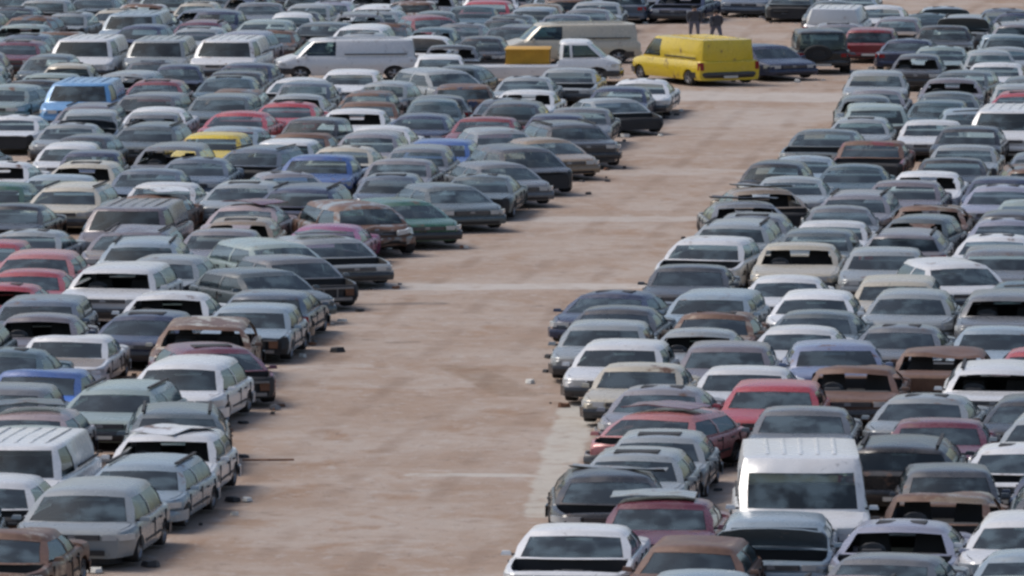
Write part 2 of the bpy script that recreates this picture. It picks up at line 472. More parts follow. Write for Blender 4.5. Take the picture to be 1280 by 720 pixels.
    # ---- lamps, grille, bumpers, plates, mirrors
    def hull(out, z0, z1, depth, m=0):
        """A slab standing on an outline (list of x,y from inside to outside)."""
        g = MB(); a, b, c2, d = [], [], [], []
        for x, y in out:
            s = 1 - depth / max(.3, abs(x) + .3) * .0
            a.append(g.vert(x, y, z0)); b.append(g.vert(x, y, z1))
            yi = y + depth if y < 0 else y - depth
            c2.append(g.vert(x * .96, yi, z0)); d.append(g.vert(x * .96, yi, z1))
        for i in range(len(out) - 1):
            g.face((a[i], a[i + 1], b[i + 1], b[i]), m); g.face((b[i], b[i + 1], d[i + 1], d[i]), m); g.face((c2[i], c2[i + 1], a[i + 1], a[i]), m)
        g.face((a[0], b[0], d[0], c2[0]), m); g.face((a[-1], c2[-1], d[-1], b[-1]), m)
        return g
    zhl = zh - .115
    for s, nm in ((1, 'lamp_a'), (-1, 'lamp_b')):
        g = hull([(s * .50 * w, f - .012), (s * .70 * w, f - .008), (s * .835 * w, f + .03), (s * .925 * w, f + .16), (s * .985 * w, f + .30)], zhl - .085, zhl + .065, .05)
        K[nm] = g.mesh('headlight', ['lens'], fn)
    zt2 = zbt - .18
    for s, nm in ((1, 'tail_a'), (-1, 'tail_b')):
        g = hull([(s * .66 * w, r + .012), (s * .84 * w, r + .004), (s * .93 * w, r - .07), (s * .985 * w, r - .20)], zt2 - .10, zt2 + .09, .05) if not cargo else \
            hull([(s * .84 * w, r + .012), (s * .955 * w, r + .006), (s * 1.0 * w, r - .10)], zt2 - .28, zt2 + .10, .05)
        K[nm] = g.mesh('tail_light', ['red'], fn)
    g = MB(); g.box((0, f - .006, zhl - .01), (.92 * w, .03, .13), 0)
    for q in range(3): g.box((0, f - .024, zhl - .055 + q * .045), (.88 * w, .012, .012), 1)
    g.box((0, f - .027, zhl), (.12, .015, .09), 1, .8)
    g.box((0, f - .070, .36), (1.1 * w, .02, .13), 0)
    K['grille'] = g.mesh('grille', ['dark', 'rim'], fn)
    for nm, sgn, e in (('bumper', -1, f), ('rear_bumper', 1, r)):
        g = MB(); rings = []
        zc = .38 + (zh - .76) * .5
        for x, dy in ((-1.02, -.62), (-1.0, -.34), (-.90, -.05), (-.72, .035), (-.36, .065), (0, .075), (.36, .065), (.72, .035), (.90, -.05), (1.0, -.34), (1.02, -.62)):
            sx = .02 if abs(x) > .95 else 0
            ring = []
            for ox, oz in ((-.05, -.15), (.005, -.15), (.03, -.05), (.035, .06), (.01, .125), (-.05, .135)):
                yy = e + sgn * (dy + ox * (1 if abs(x) < .95 else 0))
                xx = x * w + (math.copysign(ox * .6, x) if abs(x) > .8 else 0)
                ring.append(g.vert(xx, yy, zc + oz))
            rings.append(ring)
        for a, b in zip(rings, rings[1:]):
            for i in range(5): g.face((a[i], a[i + 1], b[i + 1], b[i]), 1 if i < 2 and abs(g.v[a[0]][0]) < .8 * w and abs(g.v[b[0]][0]) < .8 * w else 0)
            g.face((a[5], a[0], b[0], b[5]), 0)
        g.face(rings[0], 0); g.face(rings[-1][::-1], 0)
        K[nm] = g.mesh(nm, ['paint', 'dark'], fn)
    g = MB(); g.box((0, r + .115, .42 if not cargo else .40), (.46, .014, .11), 0)
    g.box((0, r + .106, .42 if not cargo else .40), (.49, .014, .13), 1)
    K['rear_plate'] = g.mesh('number_plate', ['plate', 'dark'], fn)
    g = MB(); g.box((0, f - .115, .34 + (zh - .76) * .5), (.46, .014, .10), 0); g.box((0, f - .107, .34 + (zh - .76) * .5), (.49, .014, .12), 1)
    K['front_plate'] = g.mesh('number_plate', ['plate', 'dark'], fn)
    for s, nm in ((1, 'mirror_a'), (-1, 'mirror_b')):
        g = MB(); g.box((s * (w + .045), cowl + .30, zb + .06), (.15, .09, .11), 0, .8, .2); g.box((s * (w - .03), cowl + .30, zb + .03), (.10, .05, .05), 1)
        K[nm] = g.mesh('wing_mirror', ['paint', 'dark'], fn)
    for s, nm in ((1, 'wheel_a'), (-1, 'wheel_b')):
        g = MB(); R = wr; h = .10 if kind != 'j' else .14
        g.lathe((0, 0, 0), [(.02, -s * h), (R * .93, -s * h), (R, -s * h * .7), (R, s * h * .7), (R * .93, s * h), (R * .66, s * h), (R * .62, s * h * .7), (R * .22, s * h * .75), (.02, s * h * .9)], 'x', 20, [0, 0, 0, 0, 0, 1, (1, 2), 1, 1])
        K[nm] = g.mesh('wheel', ['rubber', 'rim', 'dark'])
    if k.get('spare'):
        g = MB(); g.lathe((.15, r + .12, 1.02), [(.02, -.11), (.40, -.10), (.42, -.05), (.42, .07), (.38, .11), (.25, .11), (.22, .08), (.02, .09)], 'y', 20, [0, 0, 0, 0, 0, 1, 1, 1])
        K['spare'] = g.mesh('spare_wheel', ['rubber', 'dark'])
        g = MB()
        for s in (-1, 1):
            for y in (yf, yr): g.box((s * (w + .07), y, wr * 2 + .10), (.24, 1.0, .06), 0, .85)
        K['flares'] = g.mesh('wheel_arch_flare', ['plastic'])
    CACHE[(kind, dmg, style)] = K
    return K

PAL = {'white': (0.6798, 0.6798, 0.6798), 'cream': (0.504, 0.45, 0.351), 'silver': (0.2688, 0.294, 0.3024), 'grey': (0.1292, 0.136, 0.1462), 'dark_grey': (0.0442, 0.0476, 0.0544), 'black': (0.0095, 0.0095, 0.0109), 'navy': (0.018, 0.028, 0.07), 'blue': (0.0455, 0.1105, 0.312), 'vivid_blue': (0.024, 0.144, 0.6), 'sky_blue': (0.138, 0.3335, 0.598), 'pale_blue': (0.2542, 0.3198, 0.369), 'blue_grey': (0.0884, 0.1156, 0.153), 'teal': (0.0408, 0.085, 0.102), 'grey_green': (0.085, 0.1088, 0.1156), 'pale_green': (0.248, 0.312, 0.296), 'dark_green': (0.0144, 0.09, 0.0504), 'red': (0.3795, 0.0403, 0.0517), 'dark_red': (0.192, 0.0216, 0.0264), 'maroon': (0.132, 0.0198, 0.0385), 'faded_red': (0.399, 0.1425, 0.1377), 'pink': (0.3672, 0.2856, 0.2856), 'magenta': (0.33, 0.1, 0.21), 'mauve': (0.1428, 0.1224, 0.136), 'mauve_silver': (0.204, 0.1938, 0.2108), 'lilac': (0.2584, 0.2652, 0.3332), 'lilac_blue': (0.1564, 0.1904, 0.2992), 'tan': (0.2448, 0.1802, 0.119), 'rust': (0.1156, 0.051, 0.0238), 'orange_rust': (0.374, 0.176, 0.0605), 'yellow': (0.682, 0.495, 0.0275)}

def part(name, me, root, loc=(0, 0, 0), c=None): return link(name, me, root, loc, c)

def vehicle(name, label, cat, group, kind, x, y, yaw, cname, ft, near, hood=None, sc=1.0):
    dmg = 2 if 'crushed' in ft else (1 if 'rusted' in ft or ('patched' in ft) else 0)
    K = kit(kind, dmg, int(abs(x * 37 + y * 13)) % 3); k = KIND[kind]; w = k['W'] / 2
    bare = 'stripped' in ft
    root = bpy.data.objects.new(name, None)
    root.empty_display_size = .3
    root.location = (x, y, 0); root.rotation_euler = (0, 0, math.radians(yaw)); hz_ = 1 + ((int(abs(x) * 91 + y * 57) % 13) - 6) * .007
    root.scale = (sc, sc, sc * (hz_ if kind in 'hsemk' else 1))
    root['label'], root['category'], root['group'] = label, cat, group
    col.objects.link(root)
    rnd = random.Random(int(x * 100) * 7 + int(y * 100))
    j = rnd.uniform(.88, 1.1)
    rust = .2 if kind == 'b' else .78 if cname in ('rust', 'orange_rust') else .60 if 'rusted' in ft else rnd.choice((.30, .36, .42))
    base = PAL[cname]
    c = (*[min(.8, q * j) for q in base], rust)
    part('body', K['body_bare' if bare else 'body'], root, c=c)
    back = 'reversed' in ft
    # bonnet, engine
    if 'open_bay' in ft:
        part('engine', K['engine'], root)
    else:
        hc = c if hood is None else (*PAL[hood], .4)
        part('bonnet', K['bonnet_up' if 'raised' in ft else 'bonnet'], root, c=hc)
        if 'raised' in ft: part('engine', K['engine'], root)
    if 'unglazed' not in ft and 'windscreen' in K: part('windscreen', K['windscreen'], root)
    if (near or back) and 'rear_window' in K and not ('rusted' in ft and 'unglazed' in ft): part('rear_window', K['rear_window'], root)
    if not ('rusted' in ft and 'unglazed' in ft):
        for me in K['sides']: part('side_window', me, root)
    if near or 'unglazed' in ft:
        part('seat', K['seat'], root, (-.38 * SX, 0, 0)); part('seat', K['seat'], root, (.38 * SX, 0, 0))
        part('dashboard', K['dashboard'], root)
    if not back:
        if bare:
            if near: part('radiator', K['radiator'], root)
        elif 'lampless' not in ft:
            part('headlight', K['lamp_a'], root)
            if not ('crushed' in ft and near): part('headlight', K['lamp_b'], root)
        if not bare and (near or 'bumperless' not in ft): part('grille', K['grille'], root)
    bc = c if rnd.random() < .48 else (.03, .03, .033, .2)
    if kind in 'vbyt' and rnd.random() < .7: bc = (.03, .03, .033, .2)
    if 'bumperless' not in ft and not bare: part('bumper', K['bumper'], root, c=bc)
    if near and 'bumperless' not in ft and not bare and not back and rnd.random() < .4: part('number_plate', K['front_plate'], root)
    if back or near: part('rear_bumper', K['rear_bumper'], root, c=bc)
    if back:
        part('tail_light', K['tail_a'], root); part('tail_light', K['tail_b'], root); part('number_plate', K['rear_plate'], root)
    if near and rnd.random() < .75: part('wing_mirror', K['mirror_a'], root, c=c)
    if near and rnd.random() < .75: part('wing_mirror', K['mirror_b'], root, c=c)
    dz = k['wr'] * SZ
    for s, nm in ((1, 'wheel_a'), (-1, 'wheel_b')):
        for yy in (K['yf'], K['yr']):
            if not near and ((yy < 0) == back): continue
            part('wheel', K[nm], root, (s * (w - .115) * SX, yy * SY, dz))
    if 'spare' in K:
        part('spare_wheel', K['spare'], root); part('wheel_arch_flare', K['flares'], root)
    return root

# name, label, category, group, kind, x, y, yaw, colour, features, near, bonnet colour
CARS = [
 ('people_carrier', 'silver people carrier with bumper missing, behind the tan saloon', 'car', 'scrapped cars parked in rows', 'm', -7.03, 138.52, -7.0, 'silver', 'bumperless', 1, None, 1.02),
 ('estate_car', 'pale blue estate, beside the white van', 'car', 'scrapped cars parked in rows', 'e', -6.37, 143.85, -8.0, 'pale_blue', '', 1, None, 0.974),
 ('hatchback', 'white hatchback with windscreen gone, behind the pale blue estate', 'car', 'scrapped cars parked in rows', 'h', -6.1, 147.79, -6.0, 'white', 'unglazed', 1, None, 1.027),
 ('van', 'white van with stripped front, behind the white hatchback', 'van', 'scrapped vans among the cars', 'v', -8.57, 144.74, -7.1, 'white', 'stripped', 1, None, 0.98),
 ('hatchback', 'white hatchback with bonnet missing and stripped front, behind the black hatchback', 'car', 'scrapped cars parked in rows', 'h', -8.85, 140.65, -5.8, 'white', 'open_bay stripped', 1, None, 0.98),
 ('hatchback', 'pale green hatchback, beside the white hatchback', 'car', 'scrapped cars parked in rows', 'h', -8.78, 148.87, -6.3, 'pale_green', '', 1, None, 1.005),
 ('saloon_car', 'tan saloon with bonnet missing, in front of the silver people carrier', 'car', 'scrapped cars parked in rows', 's', -8.14, 132.93, -8.2, 'tan', 'open_bay rusted', 1, None, 1.017),
 ('estate_car', 'pale green estate, behind the pink hatchback', 'car', 'scrapped cars parked in rows', 'e', -7.43, 157.24, -8.3, 'pale_green', '', 1, None, 0.986),
 ('estate_car', 'grey green estate with crushed nose, behind the white hatchback', 'car', 'scrapped cars parked in rows', 'e', -6.19, 153.0, 2.0, 'grey_green', 'crushed', 1, None, 0.98),
 ('people_carrier', 'white people carrier, beside the blue saloon', 'car', 'scrapped cars parked in rows', 'm', -6.3, 161.12, -8.1, 'white', '', 1, None, 0.995),
 ('hatchback', 'maroon hatchback with bonnet missing and stripped front, beside the teal saloon', 'car', 'scrapped cars parked in rows', 'h', -5.96, 165.11, 14.0, 'maroon', 'open_bay stripped', 1, None, 1.002),
 ('off_road_car', 'cream off-roader with windscreen gone and rust patches, behind the maroon hatchback', 'car', 'scrapped cars parked in rows', 'u', -6.25, 169.24, -2.0, 'cream', 'rusted unglazed', 1, None, 0.994),
 ('saloon_car', 'blue saloon with bright blue bonnet, behind the grey hatchback', 'car', 'scrapped cars parked in rows', 's', -9.08, 160.19, -6.7, 'blue', 'patched', 1, 'vivid_blue', 0.996),
 ('saloon_car', 'white saloon with tan bonnet, behind the teal saloon', 'car', 'scrapped cars parked in rows', 's', -8.97, 168.4, -5.1, 'white', 'patched', 1, 'tan', 0.982),
 ('hatchback', 'navy blue hatchback, beside the mauve saloon', 'car', 'scrapped cars parked in rows', 'h', -7.64, 173.29, -7.9, 'navy', '', 1, None, 0.972),
 ('saloon_car', 'white saloon with windscreen gone, behind the navy blue hatchback', 'car', 'scrapped cars parked in rows', 's', -7.29, 177.58, -5.9, 'white', 'unglazed', 1, None, 1.028),
 ('hatchback', 'pale blue hatchback with stripped front and bumper missing, behind the cream off-roader', 'car', 'scrapped cars parked in rows', 'h', -5.45, 174.56, -6.1, 'pale_blue', 'bumperless stripped', 1, None, 0.988),
 ('estate_car', 'blue grey estate with stripped front, behind the mauve saloon', 'car', 'scrapped cars parked in rows', 'e', -10.03, 176.5, -4.5, 'blue_grey', 'stripped', 1, None, 0.999),
 ('saloon_car', 'mauve saloon with windscreen gone, behind the grey green off-roader', 'car', 'scrapped cars parked in rows', 's', -9.8, 172.5, -5.0, 'mauve', 'unglazed', 1, None, 0.977),
 ('saloon_car', 'teal saloon with stripped front, beside the maroon hatchback', 'car', 'scrapped cars parked in rows', 's', -10.02, 164.37, -7.8, 'teal', 'stripped', 1, None, 1.009),
 ('hatchback', 'grey hatchback, beside the pale green estate', 'car', 'scrapped cars parked in rows', 'h', -9.59, 156.35, -7.2, 'grey', '', 1, None, 1.024),
 ('hatchback', 'pink hatchback, behind the pale green hatchback', 'car', 'scrapped cars parked in rows', 'h', -8.88, 152.58, -7.7, 'pink', '', 1, None, 0.976),
 ('saloon_car', 'white saloon with bonnet missing, beside the orange rusted hatchback', 'car', 'scrapped cars parked in rows', 's', 1.06, 133.6, -6.0, 'white', 'open_bay', 1, None, 1.027),
 ('hatchback', 'black hatchback with bonnet missing, behind the white saloon', 'car', 'scrapped cars parked in rows', 'h', 1.66, 141.03, 0.0, 'black', 'open_bay', 1, None, 1.025),
 ('hatchback', 'silver hatchback, behind the black hatchback', 'car', 'scrapped cars parked in rows', 'h', 2.18, 144.7, -6.9, 'silver', '', 1, None, 1.011),
 ('hatchback', 'silver hatchback with stripped front, behind the silver hatchback', 'car', 'scrapped cars parked in rows', 'h', 2.64, 148.24, -6.2, 'silver', 'stripped', 1, None, 0.99),
 ('hatchback', 'faded red hatchback with bonnet missing and crushed nose, behind the silver hatchback', 'car', 'scrapped cars parked in rows', 'h', 2.8, 152.07, -22.0, 'faded_red', 'open_bay crushed', 1, None, 1.014),
 ('saloon_car', 'mauve silver saloon, beside the red hatchback', 'car', 'scrapped cars parked in rows', 's', 2.85, 156.84, -8.2, 'mauve_silver', '', 1, None, 1.007),
 ('saloon_car', 'cream saloon, beside the white saloon', 'car', 'scrapped cars parked in rows', 's', 2.54, 161.5, -8.0, 'cream', '', 1, None, 0.972),
 ('hatchback', 'white hatchback, behind the cream saloon', 'car', 'scrapped cars parked in rows', 'h', 2.2, 165.48, -8.0, 'white', '', 1, None, 1.001),
 ('hatchback', 'silver hatchback, behind the white hatchback', 'car', 'scrapped cars parked in rows', 'h', 1.92, 170.19, -5.7, 'silver', '', 1, None, 1.0),
 ('saloon_car', 'tan saloon with rust patches, behind the silver saloon', 'car', 'scrapped cars parked in rows', 's', 4.29, 173.31, -7.1, 'tan', 'rusted', 1, None, 0.966),
 ('saloon_car', 'silver saloon with windscreen gone, behind the mauve hatchback', 'car', 'scrapped cars parked in rows', 's', 3.83, 169.23, -6.6, 'silver', 'unglazed', 1, None, 0.97),
 ('hatchback', 'mauve hatchback, behind the white saloon', 'car', 'scrapped cars parked in rows', 'h', 4.3, 165.26, -5.2, 'mauve', '', 1, None, 1.002),
 ('saloon_car', 'white saloon, behind the red hatchback', 'car', 'scrapped cars parked in rows', 's', 4.57, 161.28, -7.4, 'white', '', 1, None, 0.999),
 ('hatchback', 'red hatchback, behind the grey saloon', 'car', 'scrapped cars parked in rows', 'h', 4.98, 157.3, -6.3, 'red', '', 1, None, 1.001),
 ('saloon_car', 'grey saloon, beside the maroon saloon', 'car', 'scrapped cars parked in rows', 's', 5.41, 153.34, -5.5, 'grey', '', 1, None, 0.986),
 ('panel_van', 'white tall van, beside the tan saloon', 'van', 'scrapped vans among the cars', 'b', 4.85, 139.1, -1.0, 'white', '', 1, None, 1.009),
 ('hatchback', 'pale blue hatchback with bonnet raised, beside the lilac saloon', 'car', 'scrapped cars parked in rows', 'h', 4.29, 134.83, -4.0, 'pale_blue', 'raised', 1, None, 1.007),
 ('hatchback', 'orange rusted hatchback, beside the grey saloon', 'car', 'scrapped cars parked in rows', 'h', 2.9, 131.24, -7.9, 'orange_rust', 'rusted', 1, None, 0.979),
 ('saloon_car', 'pale blue saloon with stripped front, in front of the orange rusted hatchback', 'car', 'scrapped cars parked in rows', 's', 2.92, 127.29, -5.4, 'pale_blue', 'stripped', 1, None, 0.995),
 ('saloon_car', 'maroon saloon with stripped front, behind the white saloon', 'car', 'scrapped cars parked in rows', 's', 2.51, 137.35, -6.4, 'maroon', 'stripped', 1, None, 0.99),
 ('off_road_car', 'black off-roader with its tail to us, beside the white saloon', 'car', 'scrapped cars parked in rows', 'u', 6.94, 146.37, 174.3, 'black', 'reversed', 1, None, 1.007),
 ('saloon_car', 'maroon saloon, behind the black off-roader', 'car', 'scrapped cars parked in rows', 's', 7.82, 151.32, -5.3, 'maroon', '', 1, None, 0.968),
 ('saloon_car', 'silver saloon, behind the maroon saloon', 'car', 'scrapped cars parked in rows', 's', 7.79, 155.52, -10.0, 'silver', '', 1, None, 0.992),
 ('saloon_car', 'white saloon, beside the grey saloon', 'car', 'scrapped cars parked in rows', 's', 5.91, 169.77, -7.1, 'white', '', 1, None, 0.983),
 ('hatchback', 'lilac blue hatchback with crushed nose, beside the mauve hatchback', 'car', 'scrapped cars parked in rows', 'h', 6.47, 165.8, 0.0, 'lilac_blue', 'crushed', 1, None, 1.023),
 ('saloon_car', 'rusty brown saloon with windscreen gone, behind the grey saloon', 'car', 'scrapped cars parked in rows', 's', 6.68, 161.07, -6.0, 'rust', 'rusted unglazed', 1, None, 0.988),
 ('saloon_car', 'rusty brown saloon with bonnet missing and windscreen gone, behind the silver saloon', 'car', 'scrapped cars parked in rows', 's', 8.62, 165.19, 173.4, 'rust', 'open_bay reversed rusted unglazed', 1, None, 1.001),
 ('off_road_car', 'white off-roader with windscreen gone, behind the silver saloon', 'car', 'scrapped cars parked in rows', 'u', 9.35, 160.18, -5.0, 'white', 'unglazed', 1, None, 0.969),
 ('saloon_car', 'red saloon, behind the white off-roader', 'car', 'scrapped cars parked in rows', 's', 10.61, 164.94, -6.5, 'red', '', 1, None, 0.997),
 ('hatchback', 'black hatchback, behind the silver hatchback', 'car', 'scrapped cars parked in rows', 'h', 9.79, 155.02, -8.2, 'black', '', 1, None, 0.981),
 ('saloon_car', 'white saloon with bonnet missing and headlights gone, beside the black off-roader', 'car', 'scrapped cars parked in rows', 's', 9.02, 146.42, -5.8, 'white', 'open_bay lampless', 1, None, 1.029),
 ('off_road_car', 'dark grey off-roader, behind the white hatchback', 'car', 'scrapped cars parked in rows', 'u', 9.38, 138.47, -5.1, 'dark_grey', '', 1, None, 1.005),
 ('hatchback', 'white hatchback, beside the lilac saloon', 'car', 'scrapped cars parked in rows', 'h', 8.36, 134.2, -6.9, 'white', '', 1, None, 1.024),
 ('saloon_car', 'pale blue saloon, behind the grey green people carrier', 'car', 'scrapped cars parked in rows', 's', 8.19, 130.27, -8.3, 'pale_blue', '', 1, None, 0.971),
 ('saloon_car', 'lilac saloon with bonnet missing and windscreen gone, behind the grey saloon', 'car', 'scrapped cars parked in rows', 's', 6.33, 134.29, -7.7, 'lilac', 'open_bay unglazed', 1, None, 1.028),
 ('saloon_car', 'grey saloon with stripped front, behind the maroon off-roader', 'car', 'scrapped cars parked in rows', 's', 5.94, 130.11, -14.0, 'grey', 'stripped', 1, None, 0.968),
 ('saloon_car', 'tan saloon with bonnet missing and windscreen gone, behind the lilac saloon', 'car', 'scrapped cars parked in rows', 's', 7.19, 138.32, -8.2, 'tan', 'open_bay bumperless rusted unglazed', 1, None, 1.003),
 ('saloon_car', 'pale blue saloon, behind the rusty brown saloon', 'car', 'scrapped cars parked in rows', 's', 9.99, 169.82, -7.9, 'pale_blue', '', 1, None, 0.98),
 ('saloon_car', 'grey saloon, beside the white saloon', 'car', 'scrapped cars parked in rows', 's', 8.0, 170.08, -8.1, 'grey', '', 1, None, 0.985),
 ('hatchback', 'cream hatchback with windscreen gone, beside the white saloon', 'car', 'scrapped cars parked in rows', 'h', -11.17, 217.51, -6.2, 'cream', 'unglazed', 0, None, 0.997),
 ('saloon_car', 'pale blue saloon, behind the dark green hatchback', 'car', 'scrapped cars parked in rows', 's', -11.63, 213.63, -5.1, 'pale_blue', '', 0, None, 1.025),
 ('estate_car', 'cream estate, behind the black saloon', 'car', 'scrapped cars parked in rows', 'e', -11.1, 209.4, -7.3, 'cream', '', 0, None, 0.994),
 ('van', 'mauve van, behind the mauve estate', 'van', 'scrapped vans among the cars', 'v', -9.05, 199.5, -7.0, 'mauve', '', 0, None, 0.996),
 ('hatchback', 'teal hatchback with bonnet missing and stripped front, behind the mauve van', 'car', 'scrapped cars parked in rows', 'h', -9.38, 203.51, -4.6, 'teal', 'open_bay stripped', 0, None, 0.992),
 ('saloon_car', 'white saloon, behind the rusty brown saloon', 'car', 'scrapped cars parked in rows', 's', -8.81, 211.35, -7.7, 'white', '', 0, None, 0.97),
 ('saloon_car', 'rusty brown saloon with bonnet missing and stripped front, behind the teal hatchback', 'car', 'scrapped cars parked in rows', 's', -8.94, 207.28, -7.5, 'rust', 'open_bay rusted stripped', 0, None, 0.97),
 ('hatchback', 'silver hatchback, behind the mauve van', 'car', 'scrapped cars parked in rows', 'h', -6.81, 210.86, -6.0, 'silver', '', 0, None, 1.013),
 ('saloon_car', 'silver saloon, behind the red hatchback', 'car', 'scrapped cars parked in rows', 's', -11.34, 195.63, -8.4, 'silver', '', 0, None, 1.009),
 ('estate_car', 'mauve estate with tan bonnet, beside the silver saloon', 'car', 'scrapped cars parked in rows', 'e', -8.88, 195.08, -6.9, 'mauve', 'patched', 0, 'tan', 1.024),
 ('hatchback', 'tan hatchback with windscreen gone, beside the magenta saloon', 'car', 'scrapped cars parked in rows', 'h', -6.52, 199.2, -4.6, 'tan', 'unglazed', 0, None, 0.986),
 ('saloon_car', 'mauve silver saloon, beside the silver hatchback', 'car', 'scrapped cars parked in rows', 's', -6.81, 195.29, -6.3, 'mauve_silver', '', 0, None, 0.97),
 ('hatchback', 'red hatchback with stripped front, beside the pale blue off-roader', 'car', 'scrapped cars parked in rows', 'h', -12.12, 191.92, -5.7, 'red', 'stripped', 0, None, 0.983),
 ('hatchback', 'faded red hatchback, behind the red saloon', 'car', 'scrapped cars parked in rows', 'h', -10.73, 188.26, -4.8, 'faded_red', '', 1, None, 1.021),
 ('saloon_car', 'red saloon, beside the white off-roader', 'car', 'scrapped cars parked in rows', 's', -10.71, 184.53, -4.9, 'red', '', 1, None, 0.994),
 ('saloon_car', 'red saloon with windscreen gone, in front of the red saloon', 'car', 'scrapped cars parked in rows', 's', -11.07, 180.58, -6.8, 'red', 'unglazed', 1, None, 0.989),
 ('off_road_car', 'white off-roader with windscreen gone, beside the red saloon', 'car', 'scrapped cars parked in rows', 'u', -8.64, 182.97, -8.0, 'white', 'unglazed', 1, None, 1.017),
 ('hatchback', 'silver hatchback with stripped front, behind the white off-roader', 'car', 'scrapped cars parked in rows', 'h', -7.79, 186.81, -8.2, 'silver', 'stripped', 1, None, 1.018),
 ('hatchback', 'grey green hatchback with its nose to the track, beside the white off-roader', 'car', 'scrapped cars parked in rows', 'h', -5.54, 183.6, 30.0, 'grey_green', '', 1, None, 0.974),
 ('saloon_car', 'white saloon with windscreen gone, beside the cream hatchback', 'car', 'scrapped cars parked in rows', 's', -13.45, 218.97, -7.8, 'white', 'unglazed', 0, None, 0.983),
 ('hatchback', 'dark green hatchback with stripped front, beside the cream estate', 'car', 'scrapped cars parked in rows', 'h', -13.08, 209.85, -8.2, 'dark_green', 'stripped', 0, None, 0.998),
 ('saloon_car', 'black saloon with stripped front, beside the teal hatchback', 'car', 'scrapped cars parked in rows', 's', -12.2, 203.54, -7.8, 'black', 'stripped', 0, None, 0.974),
 ('saloon_car', 'blue grey saloon with stripped front, behind the white saloon', 'car', 'scrapped cars parked in rows', 's', -9.38, 215.53, -6.9, 'blue_grey', 'stripped', 0, None, 0.997),
 ('saloon_car', 'blue grey saloon, beside the blue pickup', 'car', 'scrapped cars parked in rows', 's', -8.3, 219.54, -4.9, 'blue_grey', '', 0, None, 1.013),
 ('hatchback', 'yellow hatchback, behind the grey people carrier', 'car', 'scrapped cars parked in rows', 'h', -8.23, 229.07, -7.8, 'yellow', '', 0, None, 0.978),
 ('pickup_truck', 'blue pickup, behind the mauve silver saloon', 'pickup truck', 'scrapped pickups among the cars', 'p', -4.99, 219.2, -7.4, 'blue', '', 0, None, 1.016),
 ('saloon_car', 'mauve silver saloon, beside the grey hatchback', 'car', 'scrapped cars parked in rows', 's', -2.92, 219.27, -7.0, 'mauve_silver', '', 0, None, 0.974),
 ('hatchback', 'blue hatchback, beside the tan saloon', 'car', 'scrapped cars parked in rows', 'h', -1.94, 227.08, -7.9, 'blue', '', 0, None, 0.991),
 ('people_carrier', 'grey people carrier, beside the cream saloon', 'car', 'scrapped cars parked in rows', 'm', -2.49, 223.27, -4.4, 'grey', '', 0, None, 0.97),
 ('saloon_car', 'mauve silver saloon, beside the blue grey saloon', 'car', 'scrapped cars parked in rows', 's', -5.84, 214.79, 12.0, 'mauve_silver', '', 0, None, 0.978),
 ('saloon_car', 'pink saloon with stripped front, behind the tan hatchback', 'car', 'scrapped cars parked in rows', 's', -6.46, 203.16, -8.1, 'pink', 'stripped', 0, None, 0.97),
 ('saloon_car', 'magenta saloon, behind the silver hatchback', 'car', 'scrapped cars parked in rows', 's', -4.36, 197.62, -7.0, 'magenta', '', 0, None, 0.992),
 ('people_carrier', 'silver people carrier with crushed nose and rust patches, behind the magenta saloon', 'car', 'scrapped cars parked in rows', 'm', -3.82, 201.82, 20.0, 'silver', 'crushed rusted', 0, None, 1.024),
 ('hatchback', 'dark green hatchback with its nose to the track, behind the silver people carrier', 'car', 'scrapped cars parked in rows', 'h', -2.72, 204.68, 20.0, 'dark_green', '', 0, None, 1.001),
 ('hatchback', 'silver hatchback with bonnet missing, beside the mauve silver saloon', 'car', 'scrapped cars parked in rows', 'h', -4.3, 192.97, 22.0, 'silver', 'open_bay', 0, None, 1.014),
 ('people_carrier', 'pale green people carrier with its nose to the track, behind the grey hatchback', 'car', 'scrapped cars parked in rows', 'm', -5.59, 190.74, 24.0, 'pale_green', '', 0, None, 0.989),
 ('hatchback', 'grey hatchback with bonnet missing and stripped front, beside the silver hatchback', 'car', 'scrapped cars parked in rows', 'h', -4.93, 186.9, 24.0, 'grey', 'open_bay bumperless stripped', 1, None, 0.978),
 ('hatchback', 'grey green hatchback with its nose to the track, behind the dark green hatchback', 'car', 'scrapped cars parked in rows', 'h', -1.63, 209.68, 20.0, 'grey_green', '', 0, None, 0.988),
 ('saloon_car', 'grey green saloon with stripped front, behind the grey green hatchback', 'car', 'scrapped cars parked in rows', 's', -0.77, 213.75, -6.3, 'grey_green', 'stripped', 0, None, 0.991),
 ('hatchback', 'grey hatchback with its nose to the track, behind the grey green saloon', 'car', 'scrapped cars parked in rows', 'h', -0.36, 217.87, 20.0, 'grey', '', 0, None, 0.974),
 ('people_carrier', 'dark grey people carrier with stripped front, behind the grey hatchback', 'car', 'scrapped cars parked in rows', 'm', 0.16, 222.09, 20.0, 'dark_grey', 'stripped', 0, None, 1.003),
 ('saloon_car', 'pale blue saloon, beside the black saloon', 'car', 'scrapped cars parked in rows', 's', 7.79, 221.18, -6.3, 'pale_blue', '', 0, None, 0.975),
 ('saloon_car', 'silver saloon, behind the tan saloon', 'car', 'scrapped cars parked in rows', 's', 7.18, 212.98, -4.9, 'silver', '', 0, None, 1.029),
 ('saloon_car', 'tan saloon with bonnet missing and windscreen gone, behind the grey saloon', 'car', 'scrapped cars parked in rows', 's', 6.27, 208.4, 8.0, 'tan', 'open_bay stripped unglazed', 0, None, 1.027),
 ('saloon_car', 'grey saloon with bonnet missing and windscreen gone, behind the grey hatchback', 'car', 'scrapped cars parked in rows', 's', 5.72, 204.19, 4.0, 'grey', 'open_bay bumperless stripped unglazed', 0, None, 1.022),
 ('estate_car', 'mauve silver estate, behind the grey saloon', 'car', 'scrapped cars parked in rows', 'e', 8.61, 206.89, -7.7, 'mauve_silver', '', 0, None, 1.011),
